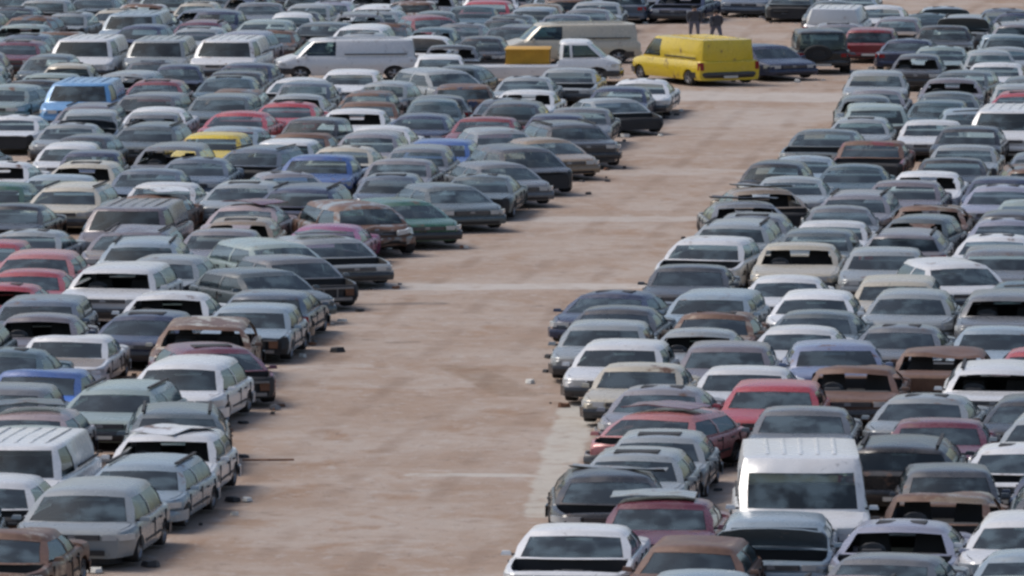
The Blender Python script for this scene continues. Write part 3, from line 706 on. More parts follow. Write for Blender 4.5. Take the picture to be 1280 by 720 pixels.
 ('off_road_car', 'silver off-roader, behind the white hatchback', 'car', 'scrapped cars parked in rows', 'u', 5.28, 196.23, -8.0, 'silver', '', 0, None, 0.981),
 ('saloon_car', 'white saloon, beside the grey hatchback', 'car', 'scrapped cars parked in rows', 's', 7.67, 198.56, -6.3, 'white', '', 0, None, 0.973),
 ('hatchback', 'grey green hatchback, behind the cream saloon', 'car', 'scrapped cars parked in rows', 'h', 7.17, 194.69, -7.1, 'grey_green', '', 0, None, 0.983),
 ('hatchback', 'white hatchback with bonnet missing, beside the cream saloon', 'car', 'scrapped cars parked in rows', 'h', 4.59, 191.92, -12.0, 'white', 'open_bay', 0, None, 1.026),
 ('saloon_car', 'cream saloon with windscreen gone, behind the white saloon', 'car', 'scrapped cars parked in rows', 's', 6.6, 190.6, -5.2, 'cream', 'unglazed', 0, None, 1.019),
 ('saloon_car', 'dark grey saloon, behind the navy blue saloon', 'car', 'scrapped cars parked in rows', 's', 4.0, 185.47, -6.0, 'dark_grey', '', 1, None, 0.996),
 ('saloon_car', 'white saloon, behind the white hatchback', 'car', 'scrapped cars parked in rows', 's', 6.07, 182.69, -5.2, 'white', '', 1, None, 0.967),
 ('estate_car', 'pale blue estate, behind the tan saloon', 'car', 'scrapped cars parked in rows', 'e', 4.34, 178.09, -10.0, 'pale_blue', '', 1, None, 0.981),
 ('saloon_car', 'navy blue saloon, behind the dark grey saloon', 'car', 'scrapped cars parked in rows', 's', 2.23, 178.47, -14.0, 'navy', '', 1, None, 1.023),
 ('saloon_car', 'dark grey saloon with bonnet missing and stripped front, behind the silver hatchback', 'car', 'scrapped cars parked in rows', 's', 2.23, 174.23, -8.0, 'dark_grey', 'open_bay stripped', 1, None, 1.018),
 ('hatchback', 'white hatchback, beside the silver hatchback', 'car', 'scrapped cars parked in rows', 'h', 6.51, 177.72, -6.3, 'white', '', 1, None, 0.981),
 ('saloon_car', 'grey green saloon with stripped front, behind the white saloon', 'car', 'scrapped cars parked in rows', 's', 6.42, 173.81, -8.3, 'grey_green', 'stripped', 1, None, 1.011),
 ('saloon_car', 'dark red saloon with bonnet missing and stripped front, behind the teal saloon', 'car', 'scrapped cars parked in rows', 's', 9.86, 226.78, -7.3, 'dark_red', 'open_bay rusted stripped', 0, None, 1.025),
 ('saloon_car', 'teal saloon, beside the white saloon', 'car', 'scrapped cars parked in rows', 's', 8.95, 216.94, -5.6, 'teal', '', 0, None, 0.998),
 ('saloon_car', 'white saloon with windscreen gone, behind the mauve saloon', 'car', 'scrapped cars parked in rows', 's', 10.77, 214.91, -6.6, 'white', 'unglazed', 0, None, 0.971),
 ('saloon_car', 'black saloon, behind the white saloon', 'car', 'scrapped cars parked in rows', 's', 11.68, 220.19, -4.4, 'black', '', 0, None, 0.998),
 ('hatchback', 'navy blue hatchback, behind the lilac saloon', 'car', 'scrapped cars parked in rows', 'h', 12.56, 213.07, -6.9, 'navy', '', 0, None, 0.968),
 ('saloon_car', 'lilac saloon, beside the mauve saloon', 'car', 'scrapped cars parked in rows', 's', 12.37, 209.17, -7.5, 'lilac', '', 0, None, 1.027),
 ('saloon_car', 'mauve saloon, beside the lilac saloon', 'car', 'scrapped cars parked in rows', 's', 10.02, 210.86, -7.6, 'mauve', '', 0, None, 1.024),
 ('saloon_car', 'tan saloon with windscreen gone and rust patches, beside the grey saloon', 'car', 'scrapped cars parked in rows', 's', 10.28, 203.53, -4.8, 'tan', 'rusted unglazed', 0, None, 1.002),
 ('off_road_car', 'mauve silver off-roader with its tail to us, behind the silver hatchback', 'car', 'scrapped cars parked in rows', 'u', 9.28, 194.43, 173.5, 'mauve_silver', 'reversed', 0, None, 0.968),
 ('saloon_car', 'lilac saloon, behind the white saloon', 'car', 'scrapped cars parked in rows', 's', 11.83, 197.78, -5.8, 'lilac', '', 0, None, 1.026),
 ('saloon_car', 'white saloon, beside the mauve silver off-roader', 'car', 'scrapped cars parked in rows', 's', 11.32, 193.7, -8.1, 'white', '', 0, None, 1.003),
 ('hatchback', 'silver hatchback, behind the cream estate', 'car', 'scrapped cars parked in rows', 'h', 8.5, 189.29, -4.8, 'silver', '', 0, None, 0.999),
 ('estate_car', 'cream estate, behind the silver hatchback', 'car', 'scrapped cars parked in rows', 'e', 8.42, 181.42, -5.4, 'cream', '', 1, None, 0.986),
 ('people_carrier', 'white people carrier, behind the cream estate', 'car', 'scrapped cars parked in rows', 'm', 9.82, 185.49, 12.0, 'white', '', 1, None, 0.992),
 ('estate_car', 'grey estate, beside the silver hatchback', 'car', 'scrapped cars parked in rows', 'e', 11.17, 189.56, -5.2, 'grey', '', 0, None, 0.997),
 ('off_road_car', 'grey off-roader with windscreen gone, beside the silver hatchback', 'car', 'scrapped cars parked in rows', 'u', 10.52, 176.14, -5.2, 'grey', 'unglazed', 1, None, 0.996),
 ('hatchback', 'silver hatchback, behind the grey saloon', 'car', 'scrapped cars parked in rows', 'h', 8.55, 177.46, -6.8, 'silver', '', 1, None, 1.009),
 ('van', 'sky blue van, behind the white saloon', 'van', 'scrapped vans among the cars', 'v', -12.81, 249.04, -4.6, 'sky_blue', '', 0, None, 1.002),
 ('estate_car', 'mauve estate, beside the white saloon', 'car', 'scrapped cars parked in rows', 'e', -12.33, 242.31, -5.5, 'mauve', '', 0, None, 0.97),
 ('saloon_car', 'white saloon with stripped front, behind the grey estate', 'car', 'scrapped cars parked in rows', 's', -14.28, 238.38, -7.9, 'white', 'stripped', 0, None, 0.978),
 ('saloon_car', 'silver saloon, in front of the silver city car', 'car', 'scrapped cars parked in rows', 's', -12.42, 234.01, -4.8, 'silver', '', 0, None, 0.965),
 ('estate_car', 'grey green estate, behind the white city car', 'car', 'scrapped cars parked in rows', 'e', -10.13, 232.81, -7.8, 'grey_green', '', 0, None, 1.015),
 ('saloon_car', 'white saloon, beside the mauve estate', 'car', 'scrapped cars parked in rows', 's', -10.31, 241.96, -4.5, 'white', '', 0, None, 0.999),
 ('estate_car', 'grey green estate, beside the grey estate', 'car', 'scrapped cars parked in rows', 'e', -8.58, 246.44, -7.0, 'grey_green', '', 0, None, 1.003),
 ('saloon_car', 'red saloon with stripped front, beside the white saloon', 'car', 'scrapped cars parked in rows', 's', -7.82, 239.56, -7.9, 'red', 'stripped', 0, None, 1.024),
 ('hatchback', 'dark red hatchback, behind the grey estate', 'car', 'scrapped cars parked in rows', 'h', -10.85, 253.99, -4.5, 'dark_red', '', 0, None, 0.994),
 ('van', 'white van, behind the grey green city car', 'van', 'scrapped vans among the cars', 'v', -13.86, 272.49, -6.3, 'white', '', 0, None, 1.022),
 ('van', 'silver van, beside the white van', 'van', 'scrapped vans among the cars', 'v', -11.51, 272.97, -4.7, 'silver', '', 0, None, 0.974),
 ('van', 'white van, behind the navy blue city car', 'van', 'scrapped vans among the cars', 'v', -9.2, 272.49, -6.7, 'white', '', 0, None, 1.004),
 ('estate_car', 'maroon estate, behind the silver hatchback', 'car', 'scrapped cars parked in rows', 'e', -10.8, 289.12, -4.9, 'maroon', '', 0, None, 0.991),
 ('van', 'pale blue van, beside the maroon estate', 'van', 'scrapped vans among the cars', 'v', -13.06, 289.53, -7.6, 'pale_blue', '', 0, None, 0.97),
 ('hatchback', 'maroon hatchback, behind the mauve city car', 'car', 'scrapped cars parked in rows', 'h', -16.41, 276.04, -7.2, 'maroon', '', 0, None, 1.019),
 ('hatchback', 'dark red hatchback, behind the teal saloon', 'car', 'scrapped cars parked in rows', 'h', -2.87, 291.2, 15.0, 'dark_red', '', 0, None, 1.011),
 ('saloon_car', 'white saloon with bonnet raised, beside the black city car', 'car', 'scrapped cars parked in rows', 's', -2.92, 279.34, -6.1, 'white', 'raised', 0, None, 1.029),
 ('saloon_car', 'white saloon with bonnet missing and stripped front, beside the teal hatchback', 'car', 'scrapped cars parked in rows', 's', -6.5, 255.4, -6.7, 'white', 'open_bay stripped', 0, None, 1.03),
 ('saloon_car', 'silver saloon with windscreen gone, behind the red saloon', 'car', 'scrapped cars parked in rows', 's', -6.38, 247.67, -4.8, 'silver', 'unglazed', 0, None, 0.978),
 ('saloon_car', 'red saloon, in front of the silver saloon', 'car', 'scrapped cars parked in rows', 's', -6.53, 243.54, -6.6, 'red', '', 0, None, 1.003),
 ('hatchback', 'white hatchback, behind the white saloon', 'car', 'scrapped cars parked in rows', 'h', -5.02, 259.18, -4.8, 'white', '', 0, None, 0.997),
 ('saloon_car', 'white saloon with windscreen gone, beside the red saloon', 'car', 'scrapped cars parked in rows', 's', -4.51, 240.16, -4.7, 'white', 'unglazed', 0, None, 1.005),
 ('saloon_car', 'white saloon with windscreen gone, beside the silver hatchback', 'car', 'scrapped cars parked in rows', 's', -3.64, 232.27, -6.3, 'white', 'unglazed', 0, None, 1.009),
 ('saloon_car', 'dark red saloon, behind the silver hatchback', 'car', 'scrapped cars parked in rows', 's', -0.72, 237.44, -8.3, 'dark_red', '', 0, None, 0.991),
 ('saloon_car', 'cream saloon with stripped front, behind the blue pickup', 'car', 'scrapped cars parked in rows', 's', -4.49, 224.32, -7.7, 'cream', 'stripped', 0, None, 0.973),
 ('saloon_car', 'rusty brown saloon, beside the yellow hatchback', 'car', 'scrapped cars parked in rows', 's', -5.82, 230.87, -5.2, 'rust', 'rusted', 0, None, 0.999),
 ('hatchback', 'navy blue hatchback, beside the dark red saloon', 'car', 'scrapped cars parked in rows', 'h', -2.6, 238.77, -6.5, 'navy', '', 0, None, 0.968),
 ('people_carrier', 'silver people carrier with its nose to the track, beside the silver saloon', 'car', 'scrapped cars parked in rows', 'm', -2.27, 258.11, 25.0, 'silver', '', 0, None, 1.0),
 ('saloon_car', 'white saloon with windscreen gone, behind the blue grey saloon', 'car', 'scrapped cars parked in rows', 's', 0.48, 249.98, -7.1, 'white', 'unglazed', 0, None, 0.971),
 ('hatchback', 'navy blue hatchback, behind the silver saloon', 'car', 'scrapped cars parked in rows', 'h', 3.26, 250.84, -6.2, 'navy', '', 0, None, 0.966),
 ('saloon_car', 'silver saloon with bonnet missing and stripped front, behind the grey saloon', 'car', 'scrapped cars parked in rows', 's', 2.94, 246.42, 22.0, 'silver', 'open_bay stripped', 0, None, 0.977),
 ('off_road_car', 'dark grey off-roader, behind the tan saloon', 'car', 'scrapped cars parked in rows', 'u', 1.61, 232.52, 14.0, 'dark_grey', '', 0, None, 0.98),
 ('hatchback', 'silver hatchback, behind the blue hatchback', 'car', 'scrapped cars parked in rows', 'h', -0.39, 231.8, 12.0, 'silver', '', 0, None, 1.013),
 ('saloon_car', 'tan saloon with its nose to the track, beside the blue hatchback', 'car', 'scrapped cars parked in rows', 's', 0.86, 227.99, 20.0, 'tan', '', 0, None, 0.982),
 ('saloon_car', 'grey saloon, in front of the silver saloon with bonnet missing', 'car', 'scrapped cars parked in rows', 's', 1.99, 240.14, -5.3, 'grey', '', 0, None, 1.016),
 ('saloon_car', 'white saloon, behind the navy blue hatchback and beside the silver saloon', 'car', 'scrapped cars parked in rows', 's', 3.99, 254.68, -6.2, 'white', '', 0, None, 1.016),
 ('saloon_car', 'silver saloon, behind the white saloon', 'car', 'scrapped cars parked in rows', 's', 0.45, 256.47, -4.8, 'silver', '', 0, None, 0.988),
 ('saloon_car', 'silver saloon with bonnet missing, behind the silver saloon', 'car', 'scrapped cars parked in rows', 's', 1.82, 260.47, -5.9, 'silver', 'open_bay', 0, None, 0.986),
 ('hatchback', 'silver hatchback, behind the mauve silver saloon', 'car', 'scrapped cars parked in rows', 'h', 11.3, 257.69, -4.0, 'silver', '', 0, None, 1.017),
 ('saloon_car', 'mauve silver saloon with bonnet missing and stripped front, beside the grey green saloon', 'car', 'scrapped cars parked in rows', 's', 10.95, 249.56, -5.6, 'mauve_silver', 'open_bay stripped', 0, None, 0.994),
 ('hatchback', 'silver hatchback, behind the grey green saloon', 'car', 'scrapped cars parked in rows', 'h', 9.92, 236.16, -6.3, 'silver', '', 0, None, 0.967),
 ('saloon_car', 'mauve saloon with windscreen gone, behind the grey green saloon', 'car', 'scrapped cars parked in rows', 's', 13.52, 255.16, -4.6, 'mauve', 'unglazed', 0, None, 1.028),
 ('saloon_car', 'grey green saloon, beside the red hatchback', 'car', 'scrapped cars parked in rows', 's', 13.03, 248.0, -4.9, 'grey_green', '', 0, None, 1.027),
 ('van', 'white van, behind the black hatchback', 'van', 'scrapped vans among the cars', 'v', 14.15, 235.8, -7.4, 'white', '', 0, None, 1.024),
 ('saloon_car', 'white saloon, beside the white van', 'car', 'scrapped cars parked in rows', 's', 11.92, 235.63, -4.6, 'white', '', 0, None, 0.974),
 ('hatchback', 'black hatchback with stripped front, behind the silver saloon', 'car', 'scrapped cars parked in rows', 'h', 12.76, 231.61, -7.9, 'black', 'stripped', 0, None, 1.003),
 ('saloon_car', 'silver saloon with stripped front, behind the black saloon', 'car', 'scrapped cars parked in rows', 's', 12.28, 225.18, -6.6, 'silver', 'stripped', 0, None, 0.994),
 ('saloon_car', 'white saloon with stripped front, behind the grey green hatchback', 'car', 'scrapped cars parked in rows', 's', 15.4, 264.05, -7.4, 'white', 'stripped', 0, None, 0.972),
 ('saloon_car', 'silver saloon, behind the silver city car', 'car', 'scrapped cars parked in rows', 's', 16.22, 273.58, -5.7, 'silver', '', 0, None, 0.983),
 ('saloon_car', 'pale green saloon with stripped front, beside the silver saloon', 'car', 'scrapped cars parked in rows', 's', 14.06, 272.2, -4.8, 'pale_green', 'stripped', 0, None, 1.024),
 ('off_road_car', 'silver off-roader with bonnet raised and headlights gone, behind the black pickup', 'car', 'scrapped cars parked in rows', 'u', 15.79, 290.03, -5.5, 'silver', 'lampless raised', 0, None, 0.987),
 ('saloon_car', 'teal saloon, beside the white van', 'car', 'scrapped cars parked in rows', 's', 14.74, 294.69, -7.8, 'teal', '', 0, None, 0.988),
 ('saloon_car', 'blue grey saloon, beside the pale blue saloon', 'car', 'scrapped cars parked in rows', 's', 17.62, 297.61, -4.5, 'blue_grey', '', 0, None, 1.016),
 ('off_road_car', 'black boxy off-roader with its tail to us, beside the navy blue saloon', 'car', 'scrapped cars parked in rows', 'j', 10.21, 276.94, 183.0, 'black', 'reversed', 1, None, 0.996),
 ('people_carrier', 'dark red people carrier with its tail to us, beside the black pickup', 'car', 'scrapped cars parked in rows', 'm', 12.26, 283.4, 175.4, 'dark_red', 'reversed', 0, None, 0.97),
 ('saloon_car', 'navy blue saloon with its tail to us, beside the teal city car', 'car', 'scrapped cars parked in rows', 's', 13.32, 278.43, 173.2, 'navy', 'reversed', 0, None, 1.014),
 ('van', 'white van with its tail to us, beside the teal saloon', 'van', 'scrapped vans among the cars', 'v', 11.52, 293.89, 173.5, 'white', 'reversed', 0, None, 0.989),
 ('saloon_car', 'silver saloon, beside the tan saloon', 'car', 'scrapped cars parked in rows', 's', 3.09, 301.36, -4.4, 'silver', '', 0, None, 1.002),
 ('saloon_car', 'grey saloon, behind the blue grey saloon', 'car', 'scrapped cars parked in rows', 's', 2.71, 297.05, -7.8, 'grey', '', 0, None, 1.018),
 ('saloon_car', 'grey green saloon, behind the white van', 'car', 'scrapped cars parked in rows', 's', 11.67, 302.23, -6.3, 'grey_green', '', 0, None, 1.004),
 ('saloon_car', 'white saloon, behind the mauve silver hatchback', 'car', 'scrapped cars parked in rows', 's', 13.27, 298.79, -7.6, 'white', '', 0, None, 1.007),
 ('saloon_car', 'blue grey saloon with stripped front, beside the grey green saloon', 'car', 'scrapped cars parked in rows', 's', 1.94, 292.68, -5.5, 'blue_grey', 'stripped', 0, None, 1.0),
 ('saloon_car', 'teal saloon, beside the white estate', 'car', 'scrapped cars parked in rows', 's', -1.41, 299.23, -6.2, 'teal', '', 0, None, 0.968),
 ('saloon_car', 'grey green saloon, beside the blue grey saloon', 'car', 'scrapped cars parked in rows', 's', -0.02, 293.82, -8.3, 'grey_green', '', 0, None, 0.987),
 ('panel_van', 'bright yellow tall van standing on the dirt track with its tail to us', 'van', 'scrapped vans among the cars', 'y', 5.93, 271.08, 207, 'yellow', 'reversed', 1, None, 1.0),
 ('van', 'white van with its flank to us, beside the white van', 'van', 'scrapped vans among the cars', 'v', -5.46, 272.49, -86, 'white', '', 1, None, 1.0),
 ('flatbed_truck', 'white flatbed truck with its flank to us, in front of the cream van', 'truck', 'trucks among the cars', 't', 0.73, 270.64, 88, 'white', '', 1, None, 1.0),
 ('hatchback', 'navy blue hatchback with its nose to the track', 'car', 'scrapped cars parked in rows', 'h', 8.34, 273.3, 28, 'navy', '', 1, None, 1.0),
 ('van', 'cream van with its flank to us, behind the white flatbed truck', 'van', 'scrapped vans among the cars', 'v', 1.96, 282.07, -84, 'cream', '', 1, None, 1.0),
 ('off_road_car', 'maroon off-roader, in front of the grey saloon', 'car', 'scrapped cars parked in rows', 'u', 4.9, 124.51, -10.9, 'maroon', '', 1, None, 0.993),
 ('people_carrier', 'grey green people carrier, beside the maroon off-roader', 'car', 'scrapped cars parked in rows', 'm', 7.6, 125.4, -9.6, 'grey_green', '', 1, None, 0.966),
 ('hatchback', 'black hatchback with windscreen gone and stripped front, beside the silver people carrier', 'car', 'scrapped cars parked in rows', 'h', -9.41, 136.93, -0.3, 'black', 'patched stripped unglazed', 1, 'dark_grey', 0.998),
 ('city_car', 'dark grey city car, behind the tan saloon', 'car', 'scrapped cars parked in rows', 'k', 7.5, 142.07, -1.4, 'dark_grey', '', 1, None, 0.983),
 ('hatchback', 'navy blue hatchback with crushed nose, behind the dark grey off-roader', 'car', 'scrapped cars parked in rows', 'h', 9.61, 142.42, -7.6, 'navy', 'crushed', 1, None, 1.001),
 ('hatchback', 'blue grey hatchback with its tail to us, beside the white saloon', 'car', 'scrapped cars parked in rows', 'h', -5.13, 178.92, 173.5, 'blue_grey', 'reversed', 1, None, 0.99),
 ('city_car', 'teal city car with stripped front, behind the grey off-roader', 'car', 'scrapped cars parked in rows', 'k', 11.05, 179.89, -11.2, 'teal', 'patched stripped', 1, 'dark_red', 1.002),
 ('saloon_car', 'pale green saloon with bonnet missing and windscreen gone, behind the teal city car', 'car', 'scrapped cars parked in rows', 's', 12.19, 183.5, -5.4, 'pale_green', 'open_bay patched stripped unglazed', 1, 'blue_grey', 0.991),
 ('off_road_car', 'pale blue off-roader, behind the white off-roader', 'car', 'scrapped cars parked in rows', 'u', -8.48, 190.84, -2.4, 'pale_blue', '', 0, None, 0.975),
 ('city_car', 'dark grey city car with crushed nose, behind the lilac saloon', 'car', 'scrapped cars parked in rows', 'k', 12.13, 201.42, 172.7, 'dark_grey', 'crushed reversed', 0, None, 0.999),
 ('saloon_car', 'grey saloon, behind the white saloon', 'car', 'scrapped cars parked in rows', 's', 8.02, 202.72, -1.9, 'grey', '', 0, None, 0.968),
 ('saloon_car', 'pale green saloon, beside the tan saloon', 'car', 'scrapped cars parked in rows', 's', 12.89, 204.99, -6.9, 'pale_green', '', 0, None, 1.021),
 ('off_road_car', 'navy blue off-roader with bonnet missing, behind the pink saloon', 'car', 'scrapped cars parked in rows', 'u', -5.2, 207.15, -8.0, 'navy', 'open_bay', 0, None, 1.027),
 ('city_car', 'blue grey city car with headlights gone, behind the silver people carrier', 'car', 'scrapped cars parked in rows', 'k', -3.12, 213.34, -5.0, 'blue_grey', 'lampless', 0, None, 0.985),
 ('estate_car', 'grey green estate with rust patches, behind the navy blue hatchback', 'car', 'scrapped cars parked in rows', 'e', 13.63, 216.99, 179.7, 'grey_green', 'reversed rusted', 0, None, 1.01),
 ('city_car', 'blue grey city car with stripped front, beside the black saloon', 'car', 'scrapped cars parked in rows', 'k', 14.03, 220.78, -5.1, 'blue_grey', 'stripped', 0, None, 1.014),
 ('city_car', 'navy blue city car with stripped front, behind the cream hatchback', 'car', 'scrapped cars parked in rows', 'k', -11.22, 221.69, -3.4, 'navy', 'stripped', 0, None, 0.981),
 ('people_carrier', 'grey people carrier with windscreen gone, behind the blue grey saloon', 'car', 'scrapped cars parked in rows', 'm', -9.1, 223.62, -5.8, 'grey', 'unglazed', 0, None, 1.016),
 ('estate_car', 'blue grey estate with bonnet missing and stripped front, beside the cream saloon', 'car', 'scrapped cars parked in rows', 'e', -6.82, 223.52, -13.4, 'blue_grey', 'open_bay stripped', 0, None, 0.987),
 ('estate_car', 'grey estate with its tail to us, beside the white city car', 'car', 'scrapped cars parked in rows', 'e', -14.87, 225.53, 168.9, 'grey', 'reversed', 0, None, 0.969),
 ('city_car', 'white city car, behind the white saloon', 'car', 'scrapped cars parked in rows', 'k', -12.0, 225.11, -3.4, 'white', '', 0, None, 1.011),
 ('city_car', 'white city car with its tail to us, beside the yellow hatchback', 'car', 'scrapped cars parked in rows', 'k', -6.03, 227.17, 171.0, 'white', 'reversed', 0, None, 0.996),
 ('city_car', 'dark grey city car, beside the yellow hatchback', 'car', 'scrapped cars parked in rows', 'k', -11.74, 228.53, -10.7, 'dark_grey', '', 0, None, 0.991),
 ('saloon_car', 'grey green saloon with bonnet missing, beside the black hatchback', 'car', 'scrapped cars parked in rows', 's', 8.76, 231.26, -11.9, 'grey_green', 'open_bay', 0, None, 1.025),
 ('saloon_car', 'pale blue saloon with crushed nose, behind the yellow hatchback', 'car', 'scrapped cars parked in rows', 's', -7.86, 233.11, -9.8, 'pale_blue', 'crushed', 0, None, 0.999),
 ('city_car', 'dark grey city car with bonnet missing and crushed nose, beside the white saloon', 'car', 'scrapped cars parked in rows', 'k', -5.57, 234.63, -12.6, 'dark_grey', 'open_bay crushed lampless', 0, None, 1.011),
 ('city_car', 'navy blue city car, behind the dark grey off-roader', 'car', 'scrapped cars parked in rows', 'k', 1.25, 236.45, -6.0, 'navy', '', 0, None, 1.021),
 ('city_car', 'grey city car with windscreen gone, behind the grey green estate', 'car', 'scrapped cars parked in rows', 'k', -10.26, 237.4, -1.0, 'grey', 'unglazed', 0, None, 0.983),
 ('people_carrier', 'pale green people carrier with crushed nose and stripped front, behind the silver hatchback', 'car', 'scrapped cars parked in rows', 'm', 10.5, 239.95, -2.6, 'pale_green', 'crushed stripped', 0, None, 1.009),
 ('city_car', 'pale blue city car with white bonnet, behind the white saloon', 'car', 'scrapped cars parked in rows', 'k', 13.12, 239.8, -1.9, 'pale_blue', 'patched', 0, 'white', 0.987),
 ('people_carrier', 'dark grey people carrier with crushed nose and stripped front, beside the grey saloon', 'car', 'scrapped cars parked in rows', 'm', 0.07, 241.39, -5.8, 'dark_grey', 'crushed stripped', 0, None, 0.988),
 ('city_car', 'teal city car, behind the navy blue hatchback', 'car', 'scrapped cars parked in rows', 'k', -2.28, 242.9, -0.3, 'teal', '', 0, None, 1.009),
 ('city_car', 'teal city car, beside the pale green hatchback', 'car', 'scrapped cars parked in rows', 'k', 12.47, 243.34, -9.2, 'teal', '', 0, None, 1.005),
 ('hatchback', 'pale green hatchback with bonnet missing, behind the white van', 'car', 'scrapped cars parked in rows', 'h', 15.78, 243.95, -2.4, 'pale_green', 'open_bay', 0, None, 1.017),
 ('saloon_car', 'rusty brown saloon, behind the white saloon', 'car', 'scrapped cars parked in rows', 's', -4.21, 244.44, -1.8, 'rust', '', 0, None, 0.973),
 ('saloon_car', 'blue grey saloon with bonnet missing and stripped front, beside the silver saloon', 'car', 'scrapped cars parked in rows', 's', -0.15, 245.43, -4.3, 'blue_grey', 'open_bay stripped', 0, None, 1.021),
 ('estate_car', 'grey estate with bonnet missing, behind the white saloon', 'car', 'scrapped cars parked in rows', 'e', -10.72, 246.3, -9.8, 'grey', 'open_bay', 0, None, 1.01),
 ('hatchback', 'dark grey hatchback with windscreen gone, behind the teal city car', 'car', 'scrapped cars parked in rows', 'h', -2.16, 247.91, 180.6, 'dark_grey', 'reversed unglazed', 0, None, 0.987),
 ('hatchback', 'red hatchback, behind the pale green hatchback', 'car', 'scrapped cars parked in rows', 'h', 15.24, 247.85, -7.7, 'red', '', 0, None, 1.029),
 ('hatchback', 'pale green hatchback, beside the sky blue van', 'car', 'scrapped cars parked in rows', 'h', -15.23, 250.68, -12.6, 'pale_green', '', 0, None, 1.027),
 ('hatchback', 'grey hatchback with bonnet missing and rust patches, behind the grey green estate', 'car', 'scrapped cars parked in rows', 'h', -8.32, 250.38, -5.5, 'grey', 'open_bay rusted', 0, None, 0.973),
 ('city_car', 'blue grey city car with bonnet missing and crushed nose, behind the silver saloon', 'car', 'scrapped cars parked in rows', 'k', -6.25, 251.35, -5.7, 'blue_grey', 'open_bay crushed patched stripped', 0, 'white', 1.025),
 ('city_car', 'silver city car with crushed nose, behind the teal city car', 'car', 'scrapped cars parked in rows', 'k', -3.8, 252.06, -12.0, 'silver', 'crushed', 0, None, 0.995),
 ('hatchback', 'navy blue hatchback with rust patches, beside the white saloon', 'car', 'scrapped cars parked in rows', 'h', -1.47, 252.1, 179.5, 'navy', 'reversed rusted', 0, None, 1.019),
 ('city_car', 'silver city car, behind the red hatchback', 'car', 'scrapped cars parked in rows', 'k', 15.35, 251.53, -3.6, 'silver', '', 0, None, 0.983),
 ('saloon_car', 'black saloon with stripped front, behind the pale green hatchback', 'car', 'scrapped cars parked in rows', 's', -14.6, 254.61, -7.7, 'black', 'stripped', 0, None, 0.99),
 ('hatchback', 'grey green hatchback with stripped front, beside the mauve saloon', 'car', 'scrapped cars parked in rows', 'h', 15.84, 255.0, -6.9, 'grey_green', 'stripped', 0, None, 0.994),
 ('hatchback', 'teal hatchback, behind the grey hatchback', 'car', 'scrapped cars parked in rows', 'h', -8.72, 255.54, -3.6, 'teal', '', 0, None, 1.016),
 ('city_car', 'cream city car with stripped front, beside the pale green saloon', 'car', 'scrapped cars parked in rows', 'k', -16.67, 256.85, -9.1, 'cream', 'stripped', 0, None, 1.0),
 ('saloon_car', 'pale green saloon with bonnet missing and windscreen gone, behind the black saloon', 'car', 'scrapped cars parked in rows', 's', -14.35, 258.76, -11.0, 'pale_green', 'open_bay unglazed', 0, None, 0.989),
 ('people_carrier', 'silver people carrier with bonnet missing and windscreen gone, beside the black hatchback', 'car', 'scrapped cars parked in rows', 'm', -11.92, 258.08, -11.7, 'silver', 'open_bay stripped unglazed', 0, None, 0.969),
 ('hatchback', 'black hatchback with stripped front, behind the teal hatchback', 'car', 'scrapped cars parked in rows', 'h', -8.62, 259.24, -4.2, 'black', 'stripped', 0, None, 0.997),
 ('hatchback', 'grey green hatchback, behind the mauve saloon', 'car', 'scrapped cars parked in rows', 'h', 14.1, 259.24, -13.1, 'grey_green', '', 0, None, 0.986),
 ('city_car', 'silver city car, behind the cream city car', 'car', 'scrapped cars parked in rows', 'k', -16.71, 260.35, -2.1, 'silver', '', 0, None, 1.007),
 ('city_car', 'navy blue city car with stripped front, behind the silver people carrier', 'car', 'scrapped cars parked in rows', 'k', -10.49, 261.69, 0.1, 'navy', 'stripped', 0, None, 0.968),
 ('city_car', 'grey green city car with its tail to us, beside the silver saloon', 'car', 'scrapped cars parked in rows', 'k', -1.53, 261.8, 166.9, 'grey_green', 'reversed', 0, None, 0.979),
 ('city_car', 'cream city car with its tail to us, behind the pale green saloon', 'car', 'scrapped cars parked in rows', 'k', -13.94, 262.54, 177.7, 'cream', 'reversed', 0, None, 0.993),
 ('hatchback', 'navy blue hatchback, behind the black hatchback', 'car', 'scrapped cars parked in rows', 'h', -8.37, 262.97, -7.0, 'navy', '', 0, None, 0.985),
 ('city_car', 'teal city car with bonnet missing, behind the silver city car', 'car', 'scrapped cars parked in rows', 'k', -17.04, 263.68, -7.1, 'teal', 'open_bay', 0, None, 1.013),
 ('hatchback', 'dark grey hatchback with bonnet missing, behind the silver people carrier', 'car', 'scrapped cars parked in rows', 'h', -11.47, 265.21, 0.3, 'dark_grey', 'open_bay patched', 0, 'blue_grey', 1.005),
 ('city_car', 'grey green city car, beside the dark grey hatchback', 'car', 'scrapped cars parked in rows', 'k', -14.78, 266.03, -6.4, 'grey_green', '', 0, None, 1.018),
 ('city_car', 'mauve city car with stripped front, behind the teal city car', 'car', 'scrapped cars parked in rows', 'k', -17.05, 266.99, -1.3, 'mauve', 'stripped', 0, None, 1.028),
 ('city_car', 'white city car with bonnet missing, in front of the dark grey saloon', 'car', 'scrapped cars parked in rows', 'k', -2.34, 267.72, -0.1, 'white', 'open_bay lampless stripped', 0, None, 0.978),
 ('city_car', 'silver city car with bonnet missing, behind the white saloon', 'car', 'scrapped cars parked in rows', 'k', 15.42, 268.44, -1.4, 'silver', 'open_bay', 0, None, 1.014),
 ('saloon_car', 'dark grey saloon with windscreen gone, beside the white van', 'car', 'scrapped cars parked in rows', 's', -1.98, 274.29, -1.4, 'dark_grey', 'unglazed', 0, None, 0.968),
 ('city_car', 'teal city car with stripped front, behind the silver saloon', 'car', 'scrapped cars parked in rows', 'k', 16.61, 277.42, -7.9, 'teal', 'stripped', 0, None, 1.02),
